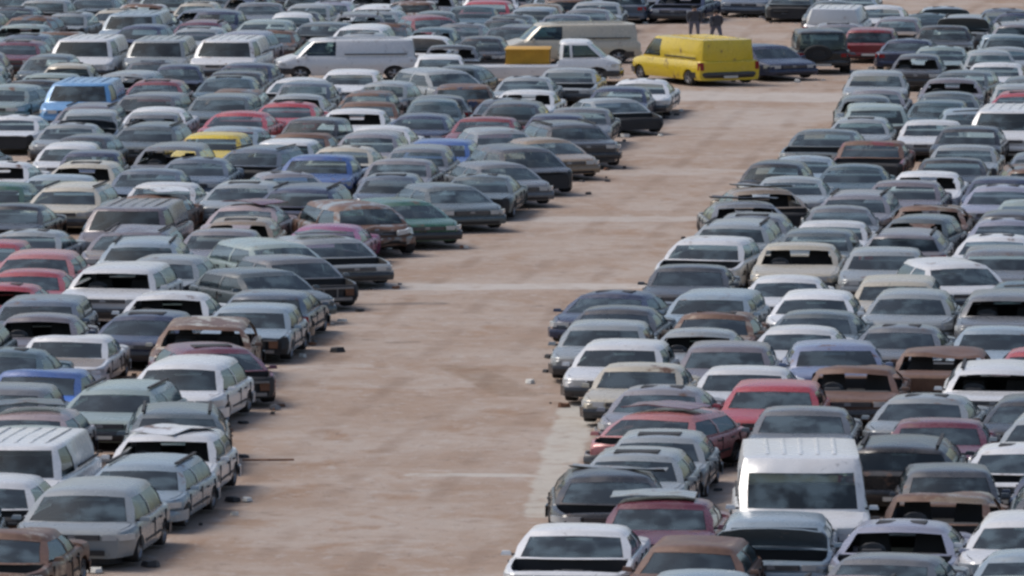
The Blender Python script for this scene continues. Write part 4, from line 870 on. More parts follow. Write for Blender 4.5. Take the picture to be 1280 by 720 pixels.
 ('city_car', 'black city car, beside the white saloon', 'car', 'scrapped cars parked in rows', 'k', -1.01, 278.28, -4.5, 'black', '', 0, None, 0.996),
 ('city_car', 'blue grey city car with bonnet missing and stripped front, behind the maroon hatchback', 'car', 'scrapped cars parked in rows', 'k', -16.34, 279.53, -8.3, 'blue_grey', 'open_bay stripped', 0, None, 1.029),
 ('city_car', 'pale blue city car with its tail to us, behind the teal city car', 'car', 'scrapped cars parked in rows', 'k', 16.59, 280.74, 177.5, 'pale_blue', 'reversed', 0, None, 0.977),
 ('saloon_car', 'silver saloon with rust patches, behind the blue grey city car', 'car', 'scrapped cars parked in rows', 's', -15.4, 283.15, -5.3, 'silver', 'rusted', 0, None, 0.974),
 ('people_carrier', 'white people carrier, beside the teal saloon', 'car', 'scrapped cars parked in rows', 'm', -5.08, 283.28, -8.0, 'white', '', 0, None, 1.014),
 ('city_car', 'teal city car with windscreen gone, behind the white saloon', 'car', 'scrapped cars parked in rows', 'k', -2.68, 283.03, -6.6, 'teal', 'unglazed', 0, None, 0.989),
 ('pickup_truck', 'black pickup, behind the navy blue saloon', 'pickup truck', 'scrapped pickups among the cars', 'p', 14.72, 283.24, -4.6, 'black', '', 0, None, 1.024),
 ('city_car', 'navy blue city car with stripped front, behind the white van', 'car', 'scrapped cars parked in rows', 'k', -12.64, 284.85, -11.3, 'navy', 'stripped', 0, None, 1.024),
 ('hatchback', 'silver hatchback, behind the silver van', 'car', 'scrapped cars parked in rows', 'h', -10.72, 284.3, -8.7, 'silver', '', 0, None, 0.992),
 ('saloon_car', 'teal saloon with rust patches, beside the silver hatchback', 'car', 'scrapped cars parked in rows', 's', -8.17, 283.98, -4.5, 'teal', 'rusted', 0, None, 0.985),
 ('people_carrier', 'dark grey people carrier with bonnet missing, beside the grey saloon', 'car', 'scrapped cars parked in rows', 'm', 0.09, 285.2, -13.1, 'dark_grey', 'open_bay patched', 0, 'dark_red', 0.966),
 ('pickup_truck', 'grey green pickup, behind the cream van', 'pickup truck', 'scrapped pickups among the cars', 'p', 2.61, 285.7, -7.7, 'grey_green', '', 0, None, 1.009),
 ('off_road_car', 'mauve silver off-roader with its tail to us, behind the pale blue city car', 'car', 'scrapped cars parked in rows', 'u', 17.37, 285.6, 179.2, 'mauve_silver', 'reversed', 0, None, 1.012),
 ('saloon_car', 'pale green saloon with windscreen gone, in front of the blue grey hatchback', 'car', 'scrapped cars parked in rows', 's', -16.85, 287.07, -12.2, 'pale_green', 'unglazed', 0, None, 0.967),
 ('saloon_car', 'teal saloon with bonnet missing and headlights gone, beside the grey saloon', 'car', 'scrapped cars parked in rows', 's', -4.37, 287.23, -6.9, 'teal', 'open_bay lampless rusted', 0, None, 1.003),
 ('hatchback', 'mauve silver hatchback with stripped front, behind the black boxy off-roader', 'car', 'scrapped cars parked in rows', 'h', 11.28, 287.25, -1.2, 'mauve_silver', 'stripped', 0, None, 0.997),
 ('hatchback', 'grey green hatchback with bonnet missing, beside the teal saloon', 'car', 'scrapped cars parked in rows', 'h', -6.54, 287.73, -11.4, 'grey_green', 'open_bay', 0, None, 1.001),
 ('hatchback', 'pale green hatchback, behind the teal saloon', 'car', 'scrapped cars parked in rows', 'h', -8.56, 288.63, -6.6, 'pale_green', '', 0, None, 1.026),
 ('city_car', 'mauve city car with tan bonnet and stripped front, beside the silver off-roader', 'car', 'scrapped cars parked in rows', 'k', 13.42, 289.38, -7.3, 'mauve', 'patched stripped', 0, 'tan', 1.02),
 ('estate_car', 'navy blue estate, beside the silver off-roader', 'car', 'scrapped cars parked in rows', 'e', 18.25, 289.73, -2.2, 'navy', '', 0, None, 1.0),
 ('hatchback', 'blue grey hatchback with bonnet missing and headlights gone, behind the pale green saloon', 'car', 'scrapped cars parked in rows', 'h', -16.82, 291.05, -9.3, 'blue_grey', 'open_bay lampless rusted stripped', 0, None, 1.008),
 ('city_car', 'white city car with stripped front, beside the grey off-roader', 'car', 'scrapped cars parked in rows', 'k', -7.72, 292.1, -1.0, 'white', 'stripped', 0, None, 1.015),
 ('off_road_car', 'grey off-roader with windscreen gone and crushed nose, behind the grey green hatchback', 'car', 'scrapped cars parked in rows', 'u', -5.37, 291.66, -0.1, 'grey', 'crushed unglazed', 0, None, 0.996),
 ('hatchback', 'teal hatchback, behind the pale blue van', 'car', 'scrapped cars parked in rows', 'h', -12.72, 293.7, -2.2, 'teal', '', 0, None, 0.976),
 ('city_car', 'navy blue city car with crushed nose, behind the maroon estate', 'car', 'scrapped cars parked in rows', 'k', -10.38, 293.36, -7.7, 'navy', 'crushed', 0, None, 1.021),
 ('city_car', 'navy blue city car, beside the teal saloon', 'car', 'scrapped cars parked in rows', 'k', 17.83, 293.55, -10.2, 'navy', '', 0, None, 0.97),
 ('hatchback', 'mauve hatchback with its tail to us, beside the silver city car', 'car', 'scrapped cars parked in rows', 'h', -18.75, 294.12, 173.3, 'mauve', 'reversed', 0, None, 0.999),
 ('city_car', 'silver city car with stripped front, beside the teal hatchback', 'car', 'scrapped cars parked in rows', 'k', -15.64, 294.37, -9.9, 'silver', 'stripped', 0, None, 0.978),
 ('city_car', 'grey green city car with bonnet missing and crushed nose, beside the silver hatchback', 'car', 'scrapped cars parked in rows', 'k', -2.72, 294.91, -1.7, 'grey_green', 'open_bay crushed', 0, None, 0.989),
 ('saloon_car', 'black saloon with crushed nose, beside the silver hatchback', 'car', 'scrapped cars parked in rows', 's', -7.63, 295.8, -3.2, 'black', 'crushed', 0, None, 1.004),
 ('hatchback', 'silver hatchback with stripped front, behind the grey off-roader', 'car', 'scrapped cars parked in rows', 'h', -4.74, 295.68, -10.2, 'silver', 'stripped', 0, None, 0.991),
 ('hatchback', 'dark grey hatchback with bonnet missing and headlights gone, behind the mauve hatchback', 'car', 'scrapped cars parked in rows', 'h', -17.87, 297.73, -6.9, 'dark_grey', 'open_bay lampless', 0, None, 1.028),
 ('hatchback', 'cream hatchback, beside the blue grey hatchback', 'car', 'scrapped cars parked in rows', 'h', -14.13, 297.69, -5.3, 'cream', '', 0, None, 0.967),
 ('hatchback', 'blue grey hatchback with windscreen gone, beside the black saloon', 'car', 'scrapped cars parked in rows', 'h', -11.01, 297.25, -12.8, 'blue_grey', 'unglazed', 0, None, 0.974),
 ('city_car', 'pale blue city car, beside the grey saloon', 'car', 'scrapped cars parked in rows', 'k', 0.78, 297.61, -8.9, 'pale_blue', '', 0, None, 0.977),
 ('saloon_car', 'pale blue saloon with bonnet raised and stripped front, behind the teal saloon', 'car', 'scrapped cars parked in rows', 's', 15.53, 299.14, -0.5, 'pale_blue', 'stripped raised', 0, None, 0.993),
 ('city_car', 'silver city car, behind the black saloon', 'car', 'scrapped cars parked in rows', 'k', -7.28, 299.52, -7.0, 'silver', '', 0, None, 1.006),
 ('estate_car', 'white estate, behind the silver hatchback', 'car', 'scrapped cars parked in rows', 'e', -4.93, 299.69, -7.7, 'white', '', 0, None, 0.977),
 ('city_car', 'cream city car with bonnet missing and headlights gone, beside the grey saloon', 'car', 'scrapped cars parked in rows', 'k', -11.36, 300.88, -5.3, 'cream', 'open_bay lampless', 0, None, 0.969),
 ('pickup_truck', 'silver pickup with bonnet missing, beside the white saloon', 'pickup truck', 'scrapped pickups among the cars', 'p', -16.83, 301.74, -8.6, 'silver', 'open_bay', 0, None, 1.001),
 ('saloon_car', 'white saloon with windscreen gone and tan bonnet, behind the cream hatchback', 'car', 'scrapped cars parked in rows', 's', -13.4, 301.57, -8.3, 'white', 'patched rusted unglazed', 0, 'tan', 1.018),
 ('saloon_car', 'grey saloon with stripped front, beside the silver city car', 'car', 'scrapped cars parked in rows', 's', -9.15, 301.59, -1.5, 'grey', 'stripped', 0, None, 1.007),
 ('saloon_car', 'tan saloon with bonnet missing and windscreen gone, beside the silver saloon', 'car', 'scrapped cars parked in rows', 's', 1.02, 301.35, -3.0, 'tan', 'open_bay patched unglazed', 0, 'dark_grey', 1.002),
 ('hatchback', 'lilac hatchback with stripped front, beside the white hatchback', 'car', 'scrapped cars parked in rows', 'h', -6.62, 303.08, -6.1, 'lilac', 'stripped', 0, None, 0.978),
 ('hatchback', 'red hatchback, behind the teal saloon', 'car', 'scrapped cars parked in rows', 'h', -0.91, 303.09, -6.1, 'red', '', 0, None, 0.992),
 ('hatchback', 'white hatchback with rust patches, behind the white estate', 'car', 'scrapped cars parked in rows', 'h', -3.56, 303.49, 173.7, 'white', 'reversed rusted', 0, None, 0.967),
 ('hatchback', 'grey green hatchback with crushed nose and stripped front, behind the silver pickup', 'car', 'scrapped cars parked in rows', 'h', -15.3, 305.69, -6.7, 'grey_green', 'crushed stripped', 0, None, 0.995),
 ('people_carrier', 'pale green people carrier, behind the white saloon', 'car', 'scrapped cars parked in rows', 'm', -12.61, 305.5, -9.3, 'pale_green', '', 0, None, 1.01),
 ('city_car', 'black city car with windscreen gone, behind the grey saloon', 'car', 'scrapped cars parked in rows', 'k', -9.66, 305.63, -9.3, 'black', 'unglazed', 0, None, 0.977),
 ('estate_car', 'black estate with rust patches, behind the tan saloon', 'car', 'scrapped cars parked in rows', 'e', 1.97, 305.55, 179.5, 'black', 'reversed rusted', 0, None, 0.994),
 ('city_car', 'grey city car, behind the mauve hatchback', 'car', 'scrapped cars parked in rows', 'k', -18.43, 305.92, -1.8, 'grey', '', 0, None, 0.983),
 ('people_carrier', 'grey green people carrier with its tail to us, behind the silver city car', 'car', 'scrapped cars parked in rows', 'm', -7.35, 306.95, 175.6, 'grey_green', 'reversed', 0, None, 1.022),
 ('saloon_car', 'grey saloon with windscreen gone and crushed nose, behind the white hatchback', 'car', 'scrapped cars parked in rows', 's', -2.95, 307.39, -3.1, 'grey', 'crushed unglazed', 0, None, 1.013),
 ('off_road_car', 'white off-roader, behind the red hatchback', 'car', 'scrapped cars parked in rows', 'u', -0.79, 307.1, 0.0, 'white', '', 0, None, 1.003),
 ('hatchback', 'pale blue hatchback with bonnet missing, behind the grey green saloon', 'car', 'scrapped cars parked in rows', 'h', 12.66, 307.07, -4.0, 'pale_blue', 'open_bay', 0, None, 1.001),
 ('city_car', 'grey green city car, beside the grey green people carrier', 'car', 'scrapped cars parked in rows', 'k', -11.11, 308.85, -11.2, 'grey_green', '', 0, None, 0.972),
 ('city_car', 'silver city car with windscreen gone, behind the lilac hatchback', 'car', 'scrapped cars parked in rows', 'k', -5.01, 308.24, -11.0, 'silver', 'unglazed', 0, None, 1.021),
 ('city_car', 'blue grey city car with windscreen gone, behind the silver saloon', 'car', 'scrapped cars parked in rows', 'k', 4.14, 308.33, 176.4, 'blue_grey', 'reversed unglazed', 0, None, 1.007),
 ('saloon_car', 'navy blue saloon with bonnet missing, beside the grey green city car', 'car', 'scrapped cars parked in rows', 's', 6.4, 308.79, -12.8, 'navy', 'open_bay unglazed', 0, None, 1.019),
 ('city_car', 'grey green city car with bonnet missing, beside the pale blue hatchback', 'car', 'scrapped cars parked in rows', 'k', 10.39, 308.9, -4.8, 'grey_green', 'open_bay stripped', 0, None, 1.027),
 ('city_car', 'dark grey city car with crushed nose, beside the teal city car', 'car', 'scrapped cars parked in rows', 'k', -19.63, 309.6, -12.1, 'dark_grey', 'crushed lampless', 0, None, 1.019),
 ('city_car', 'teal city car, beside the teal hatchback', 'car', 'scrapped cars parked in rows', 'k', -17.66, 309.2, -12.0, 'teal', '', 0, None, 0.981),
 ('hatchback', 'teal hatchback with bonnet missing, behind the grey green hatchback', 'car', 'scrapped cars parked in rows', 'h', -15.33, 309.45, -2.6, 'teal', 'open_bay', 0, None, 1.001),
 ('people_carrier', 'pale blue people carrier, behind the black estate', 'car', 'scrapped cars parked in rows', 'm', 1.89, 309.68, -8.6, 'pale_blue', '', 0, None, 1.025),
 ('people_carrier', 'grey green people carrier with stripped front, behind the white saloon', 'car', 'scrapped cars parked in rows', 'm', -13.27, 310.5, -2.2, 'grey_green', 'stripped', 0, None, 0.974),
 ('city_car', 'dark grey city car with bonnet missing, behind the black city car', 'car', 'scrapped cars parked in rows', 'k', -8.38, 310.88, -2.2, 'dark_grey', 'open_bay patched lampless stripped', 0, 'black', 0.965),
 ('hatchback', 'grey hatchback, behind the grey saloon', 'car', 'scrapped cars parked in rows', 'h', -2.45, 311.27, -2.2, 'grey', '', 0, None, 0.978),
 ('city_car', 'mauve silver city car with its tail to us, behind the white off-roader', 'car', 'scrapped cars parked in rows', 'k', -0.14, 310.82, 176.6, 'mauve_silver', 'reversed', 0, None, 0.972),
 ('hatchback', 'white hatchback with crushed nose, behind the pale blue hatchback', 'car', 'scrapped cars parked in rows', 'h', 12.78, 311.06, -7.7, 'white', 'crushed', 0, None, 0.974),
 ('city_car', 'mauve silver city car with crushed nose, beside the grey saloon', 'car', 'scrapped cars parked in rows', 'k', -6.36, 311.63, 178.8, 'mauve_silver', 'crushed reversed', 0, None, 0.991),
 ('hatchback', 'grey green hatchback with headlights gone and stripped front, behind the teal city car', 'car', 'scrapped cars parked in rows', 'h', -17.39, 312.7, -9.5, 'grey_green', 'lampless stripped', 0, None, 1.003),
 ('hatchback', 'navy blue hatchback, beside the blue grey hatchback', 'car', 'scrapped cars parked in rows', 'h', -10.47, 312.35, -4.6, 'navy', '', 0, None, 0.973),
 ('city_car', 'grey city car with stripped front, beside the silver saloon', 'car', 'scrapped cars parked in rows', 'k', 5.01, 312.62, 0.3, 'grey', 'stripped', 0, None, 0.977),
 ('people_carrier', 'blue grey people carrier, beside the white hatchback', 'car', 'scrapped cars parked in rows', 'm', 9.1, 312.82, -13.1, 'blue_grey', '', 0, None, 0.989),
 ('saloon_car', 'grey saloon with bonnet missing, beside the black hatchback', 'car', 'scrapped cars parked in rows', 's', -4.35, 313.61, -2.7, 'grey', 'open_bay', 0, None, 1.015),
 ('saloon_car', 'silver saloon, beside the grey city car', 'car', 'scrapped cars parked in rows', 's', 2.77, 313.61, -11.0, 'silver', '', 0, None, 1.001),
 ('estate_car', 'dark grey estate with stripped front, behind the teal hatchback', 'car', 'scrapped cars parked in rows', 'e', -15.09, 314.39, -8.1, 'dark_grey', 'stripped', 0, None, 0.988),
 ('hatchback', 'black hatchback, behind the grey hatchback', 'car', 'scrapped cars parked in rows', 'h', -1.58, 314.94, -3.9, 'black', '', 0, None, 1.022),
 ('hatchback', 'blue grey hatchback with windscreen gone, beside the navy blue hatchback', 'car', 'scrapped cars parked in rows', 'h', -12.24, 314.75, -9.2, 'blue_grey', 'unglazed', 0, None, 0.992),
 ('estate_car', 'dark grey estate, beside the grey saloon', 'car', 'scrapped cars parked in rows', 'e', -7.74, 315.36, -1.7, 'dark_grey', '', 0, None, 1.023),
 ('hatchback', 'dark grey hatchback, beside the silver saloon', 'car', 'scrapped cars parked in rows', 'h', 0.87, 315.14, -5.8, 'dark_grey', '', 0, None, 1.021),
 ('hatchback', 'blue grey hatchback with black bonnet, behind the white hatchback', 'car', 'scrapped cars parked in rows', 'h', 12.48, 314.88, -5.3, 'blue_grey', 'patched', 0, 'black', 1.023),
 ('city_car', 'dark grey city car with windscreen gone, behind the silver hatchback', 'car', 'scrapped cars parked in rows', 'k', 13.08, 267.74, -5.8, 'dark_grey', 'unglazed', 0, None, 0.971),
 ('people_carrier', 'lilac people carrier with bonnet raised, behind the white van', 'car', 'scrapped cars parked in rows', 'm', -9.02, 279.96, -11.5, 'lilac', 'raised', 0, None, 0.979),
 ('off_road_car', 'grey green off-roader with blue grey bonnet, beside the white saloon', 'car', 'scrapped cars parked in rows', 'u', -11.28, 168.57, -3.6, 'grey_green', 'patched', 1, 'blue_grey', 0.975),
 ('city_car', 'grey green city car with windscreen gone and stripped front, beside the lilac saloon', 'car', 'scrapped cars parked in rows', 'k', 9.76, 198.29, -13.2, 'grey_green', 'stripped unglazed', 0, None, 1.007),
 ('city_car', 'dark grey city car with bonnet missing and crushed nose, behind the grey saloon', 'car', 'scrapped cars parked in rows', 'k', -0.28, 290.15, -7.6, 'dark_grey', 'open_bay crushed stripped', 0, None, 0.977),
 ('city_car', 'black city car with crushed nose, behind the silver saloon', 'car', 'scrapped cars parked in rows', 'k', 6.89, 216.79, -9.7, 'black', 'crushed', 0, None, 1.015),
 ('city_car', 'teal city car with bonnet missing and rust patches, beside the silver saloon', 'car', 'scrapped cars parked in rows', 'k', -4.3, 248.45, -6.9, 'teal', 'open_bay rusted', 0, None, 0.971),
 ('city_car', 'silver city car with bonnet raised, behind the silver saloon', 'car', 'scrapped cars parked in rows', 'k', -12.08, 237.73, -0.7, 'silver', 'patched raised', 0, 'blue_grey', 1.025),
 ('city_car', 'grey green city car with windscreen gone, beside the teal city car', 'car', 'scrapped cars parked in rows', 'k', 10.44, 245.25, -2.2, 'grey_green', 'unglazed', 0, None, 1.024),
 ('hatchback', 'grey hatchback, behind the silver off-roader', 'car', 'scrapped cars parked in rows', 'h', 5.79, 200.14, -6.7, 'grey', '', 0, None, 1.015),
 ('hatchback', 'silver hatchback with headlights gone, behind the white saloon', 'car', 'scrapped cars parked in rows', 'h', 9.91, 151.05, -8.6, 'silver', 'lampless', 1, None, 1.016),
 ('saloon_car', 'grey saloon with stripped front, beside the teal saloon', 'car', 'scrapped cars parked in rows', 's', -1.72, 286.64, -11.1, 'grey', 'stripped', 0, None, 1.016),
 ('city_car', 'silver city car, behind the white van', 'car', 'scrapped cars parked in rows', 'k', -5.04, 279.68, -8.7, 'silver', '', 0, None, 1.009),
 ('people_carrier', 'mauve silver people carrier with stripped front, behind the cream saloon', 'car', 'scrapped cars parked in rows', 'm', -3.86, 228.28, -6.0, 'mauve_silver', 'stripped', 0, None, 0.969)]
for a in CARS: vehicle(*a)

# ---------------------------------------------------------------- ground
def ground_material():
    m, n, l, b = mat('packed_dirt')
    tc = n.new('ShaderNodeTexCoord')
    def nz(scale, detail, rough=.6, sy=1.0, dist=0.0):
        mp = n.new('ShaderNodeMapping'); mp.inputs['Scale'].default_value = (1, sy, 1)
        l.new(tc.outputs['Object'], mp.inputs['Vector'])
        q = n.new('ShaderNodeTexNoise'); q.inputs['Scale'].default_value = scale; q.inputs['Detail'].default_value = detail
        q.inputs['Roughness'].default_value = rough; q.inputs['Distortion'].default_value = dist
        l.new(mp.outputs[0], q.inputs['Vector']); return q.outputs['Fac']
    def mix(a, bcol, fac):
        q = n.new('ShaderNodeMix'); q.data_type = 'RGBA'
        l.new(fac, q.inputs['Factor'])
        if isinstance(a, tuple): q.inputs['A'].default_value = (*a, 1)
        else: l.new(a, q.inputs['A'])
        q.inputs['B'].default_value = (*bcol, 1)
        return q.outputs['Result']
    c = mix((.325, .238, .182), (.395, .326, .278), ramp(n, l, nz(.22, 9, .68), .38, .62))
    c = mix(c, (.275, .165, .098), ramp(n, l, nz(.55, 8, .68, .8, .6), .50, .68, 0, .65))
    c = mix(c, (.40, .35, .31), ramp(n, l, nz(.42, 8, .7, .8), .56, .74, 0, .60))
    c = mix(c, (.13, .09, .07), ramp(n, l, nz(1.1, 8, .75), .55, .70, 0, .55))
    c = mix(c, (.42, .37, .335), ramp(n, l, nz(2.2, 8, .8, .6), .51, .66, 0, .72))
    c = mix(c, (.13, .088, .066), ramp(n, l, nz(3.7, 6, .75, .45), .58, .72, 0, .55))
    # wheel ruts along the track
    wob = nz(.05, 3, .5)
    sx = n.new('ShaderNodeSeparateXYZ'); l.new(tc.outputs['Object'], sx.inputs[0])
    across = math_(n, l, 'ADD', math_(n, l, 'SUBTRACT', sx.outputs[0], math_(n, l, 'MULTIPLY', sx.outputs[1], .1122)), math_(n, l, 'MULTIPLY', wob, 1.2))
    rut = math_(n, l, 'ABSOLUTE', math_(n, l, 'SUBTRACT', math_(n, l, 'FRACT', math_(n, l, 'MULTIPLY', across, .55)), .5))
    c = mix(c, (.235, .165, .122), math_(n, l, 'MULTIPLY', ramp(n, l, rut, .03, .17, .55, 0), ramp(n, l, nz(.25, 5, .7), .42, .6)))
    edge = math_(n, l, 'MULTIPLY', math_(n, l, 'SUBTRACT', nz(.7, 6, .65), .5), 1.6)
    worn = ramp(n, l, nz(1.5, 7, .75), .36, .54, .4, 1)
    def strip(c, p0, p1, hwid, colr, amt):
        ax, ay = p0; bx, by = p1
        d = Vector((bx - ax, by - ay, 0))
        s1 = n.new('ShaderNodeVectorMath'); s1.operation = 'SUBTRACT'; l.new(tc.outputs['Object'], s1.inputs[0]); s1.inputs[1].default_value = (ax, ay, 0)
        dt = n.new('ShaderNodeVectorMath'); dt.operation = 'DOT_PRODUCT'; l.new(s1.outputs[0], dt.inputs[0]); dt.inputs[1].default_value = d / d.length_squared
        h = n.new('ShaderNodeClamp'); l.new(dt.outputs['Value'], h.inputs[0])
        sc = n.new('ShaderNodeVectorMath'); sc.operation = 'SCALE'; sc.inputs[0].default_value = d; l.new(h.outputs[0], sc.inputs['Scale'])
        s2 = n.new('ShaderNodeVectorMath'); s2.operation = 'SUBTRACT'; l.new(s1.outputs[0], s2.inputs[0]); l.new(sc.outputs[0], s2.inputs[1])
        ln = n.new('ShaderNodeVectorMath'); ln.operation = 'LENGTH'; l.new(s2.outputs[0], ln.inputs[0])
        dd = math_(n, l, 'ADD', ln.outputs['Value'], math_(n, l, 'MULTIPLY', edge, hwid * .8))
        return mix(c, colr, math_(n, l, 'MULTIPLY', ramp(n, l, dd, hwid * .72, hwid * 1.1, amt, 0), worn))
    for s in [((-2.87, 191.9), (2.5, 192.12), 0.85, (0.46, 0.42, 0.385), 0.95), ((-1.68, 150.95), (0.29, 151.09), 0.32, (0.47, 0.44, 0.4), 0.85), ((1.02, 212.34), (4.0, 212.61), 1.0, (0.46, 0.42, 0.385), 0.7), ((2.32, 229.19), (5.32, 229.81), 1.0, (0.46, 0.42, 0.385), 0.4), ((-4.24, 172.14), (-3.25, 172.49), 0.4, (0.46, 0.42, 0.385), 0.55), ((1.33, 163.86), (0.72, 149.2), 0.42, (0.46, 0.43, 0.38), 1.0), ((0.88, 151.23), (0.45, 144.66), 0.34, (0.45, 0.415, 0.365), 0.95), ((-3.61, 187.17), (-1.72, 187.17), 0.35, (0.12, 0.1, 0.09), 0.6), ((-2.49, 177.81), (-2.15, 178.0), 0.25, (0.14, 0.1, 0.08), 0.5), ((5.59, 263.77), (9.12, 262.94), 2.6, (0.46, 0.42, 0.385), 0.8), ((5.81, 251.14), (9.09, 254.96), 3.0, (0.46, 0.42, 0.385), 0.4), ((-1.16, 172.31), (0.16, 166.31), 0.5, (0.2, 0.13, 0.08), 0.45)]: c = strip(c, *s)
    hsv = c
    l.new(hsv, b.inputs['Base Color'])
    b.inputs['Roughness'].default_value = .95
    b.inputs['Specular IOR Level'].default_value = .25
    bp = n.new('ShaderNodeBump'); bp.inputs['Strength'].default_value = .6; bp.inputs['Distance'].default_value = .12
    l.new(nz(1.6, 9, .7), bp.inputs['Height']); l.new(bp.outputs[0], b.inputs['Normal'])
    return m
gmat = ground_material()
gm = bpy.data.meshes.new('ground')
S = 3000
gv, gf = [], []
xs = [-S, -300, -80] + [i * 1.0 - 40 for i in range(81)] + [80, 300, S]
yv = [-S, -200, 0, 90] + [100 + i * 1.25 for i in range(153)] + [340, 600, S]
for y in yv:
    for x in xs:
        z = 0.0
        if abs(x) <= 40 and 100 <= y <= 290: z = -.03 + .05 * noise.noise(Vector((x * .35, y * .35, 0))) - .02
        gv.append((x, y, min(z, -.002)))
nx = len(xs)
for j in range(len(yv) - 1):
    for i in range(nx - 1): gf.append((j * nx + i, j * nx + i + 1, (j + 1) * nx + i + 1, (j + 1) * nx + i))
gm.from_pydata(gv, [], gf)
gm.polygons.foreach_set('use_smooth', [True] * len(gf))
gm.materials.append(gmat); gm.update()
g = link('ground', gm); g['kind'] = 'structure'

# ---------------------------------------------------------------- crate on the flatbed
def crate(x, y, yaw):
    g = MB()
    g.box((0, 0, .43), (1.6, 1.5, .84), 0, 1.0, .03)
    for s in (-1, 1):
        for q in range(4): g.box((s * .812, -.6 + q * .4, .43), (.03, .08, .78), 0)
        for z in (.08, .80): g.box((s * .814, 0, z), (.04, 1.5, .07), 0)
        for z in (.08, .80): g.box((0, s * .762, z), (1.6, .04, .07), 0)
    o = link('crate', g.mesh('crate', ['crate']))
    o.location = (x, y, .84*SZ); o.rotation_euler = (0, 0, math.radians(yaw))
    o['label'] = 'orange yellow ribbed crate standing on the white flatbed truck'
    o['category'] = 'crate'

crate(*(0.53, 270.65, 88))

# ---------------------------------------------------------------- two people by the yellow van
def person(x, y, yaw, label, stride, arm):
    """A standing adult grown as one skin over a joint skeleton."""
    V = [(0, 0, .95), (0, .01, 1.12), (0, .015, 1.30), (0, .0, 1.45), (0, -.01, 1.53), (0, -.02, 1.64), (0, -.02, 1.73)]
    R = [(.155, .115), (.145, .10), (.17, .115), (.13, .09), (.055, .055), (.085, .10), (.06, .075)]
    E = [(0, 1), (1, 2), (2, 3), (3, 4), (4, 5), (5, 6)]
    def chain(root, pts, rads):
        p = root
        for q, rr in zip(pts, rads):
            V.append(q); R.append((rr, rr)); E.append((p, len(V) - 1)); p = len(V) - 1
    for s in (-1, 1):
        st = stride * s
        chain(0, [(s * .10, 0, .88), (s * .105, -st * .5, .50), (s * .105, -st * .9 + .02, .10), (s * .11, -st * .9 - .14, .04)], [.092, .062, .045, .04])
        a = arm * -s
        chain(3, [(s * .19, .0, 1.42), (s * .235, .02 - a * .4, 1.14), (s * .24, -.05 - a, .90), (s * .235, -.07 - a, .82)], [.062, .046, .036, .04])
    me = bpy.data.meshes.new('person'); me.from_pydata(V, E, [])
    o = bpy.data.objects.new('person', me); col.objects.link(o)
    md = o.modifiers.new('skin', 'SKIN')
    for i, sv_ in enumerate(me.skin_vertices[0].data):
        sv_.radius = R[i]; sv_.use_root = (i == 0)
    ss = o.modifiers.new('sub', 'SUBSURF'); ss.levels = 2; ss.render_levels = 2
    dg = bpy.context.evaluated_depsgraph_get()
    m2 = bpy.data.meshes.new_from_object(o.evaluated_get(dg))
    bpy.data.objects.remove(o)
    for q in ('cloth', 'skin', 'trousers'): m2.materials.append(M[q])
    for p in m2.polygons:
        z = p.center.z
        p.material_index = 1 if z > 1.50 or (z < .87 and z > .74 and abs(p.center.x) > .18) else (2 if z < .93 else 0)
        p.use_smooth = True
    for v in m2.vertices: v.co = (v.co.x * SX, v.co.y * SY, v.co.z * SZ)
    b = link('person', m2, None, (x, y, 0)); b.rotation_euler = (0, 0, math.radians(yaw))
    b['label'], b['category'], b['group'] = label, 'person', 'people standing behind the yellow van'
    g = MB()
    g.lathe((0, -.005, 1.735), [(.10, -.09), (.105, -.02), (.085, .045), (.04, .075), (.001, .08)], 'z', 12, [0] * 5)
    link('hair', g.mesh('hair', ['hair']), b)

for a in [(6.5, 296.33, 20, 'person in dark top standing with legs together beyond the yellow van', 0.1, 0.05), (7.2, 293.23, -150, 'person in dark top striding with legs apart beyond the yellow van', 0.22, 0.16)]: person(*a)

# ---------------------------------------------------------------- loose parts lying about
def loose(kind, x, y, yaw, label):
    g = MB()
    if kind == 'tyre':
        g.lathe((0, 0, .10), [(.19, -.09), (.29, -.10), (.32, -.06), (.32, .06), (.29, .10), (.19, .09), (.17, .0), (.19, -.09)], 'z', 24, [0] * 7)
        o = link('car_tyre', g.mesh('car_tyre', ['rubber'])); cat = 'tyre'
    elif kind == 'bumper':
        prev = None
        for q in range(13):
            u = q / 6 - 1; bx, by = u * .85, .28 * abs(u) ** 3
            ring = [g.vert(bx, by + oy, oz) for oy, oz in ((-.04, .01), (.03, .0), (.06, .10), (.03, .20), (-.05, .17))]
            if prev:
                for i in range(5): g.face((prev[i], prev[(i + 1) % 5], ring[(i + 1) % 5], ring[i]), 0)
            else: g.face(ring, 0)
            prev = ring
        g.face(prev[::-1], 0)
        o = link('loose_bumper', g.mesh('loose_bumper', ['plastic'])); cat = 'bumper'
    else:
        g.lathe((0, 0, .05), [(.02, -.42), (.03, -.42), (.03, .0), (.04, .02), (.03, .04), (.03, .42), (.02, .42)], 'x', 10, [0] * 6 + [0])
        o = link('exhaust_pipe', g.mesh('exhaust_pipe', ['rusty'])); cat = 'pipe'
    o.location = (x, y, 0); o.rotation_euler = (0, 0, math.radians(yaw))
    o['label'], o['category'] = label, cat

for a in [('bumper', -7.16, 136.59, 25, 'detached dark bumper lying on the dirt by the tan saloon'), ('pipe', -4.51, 153.03, 4, 'rusty exhaust pipe lying flat on the dirt track')]: loose(*a)

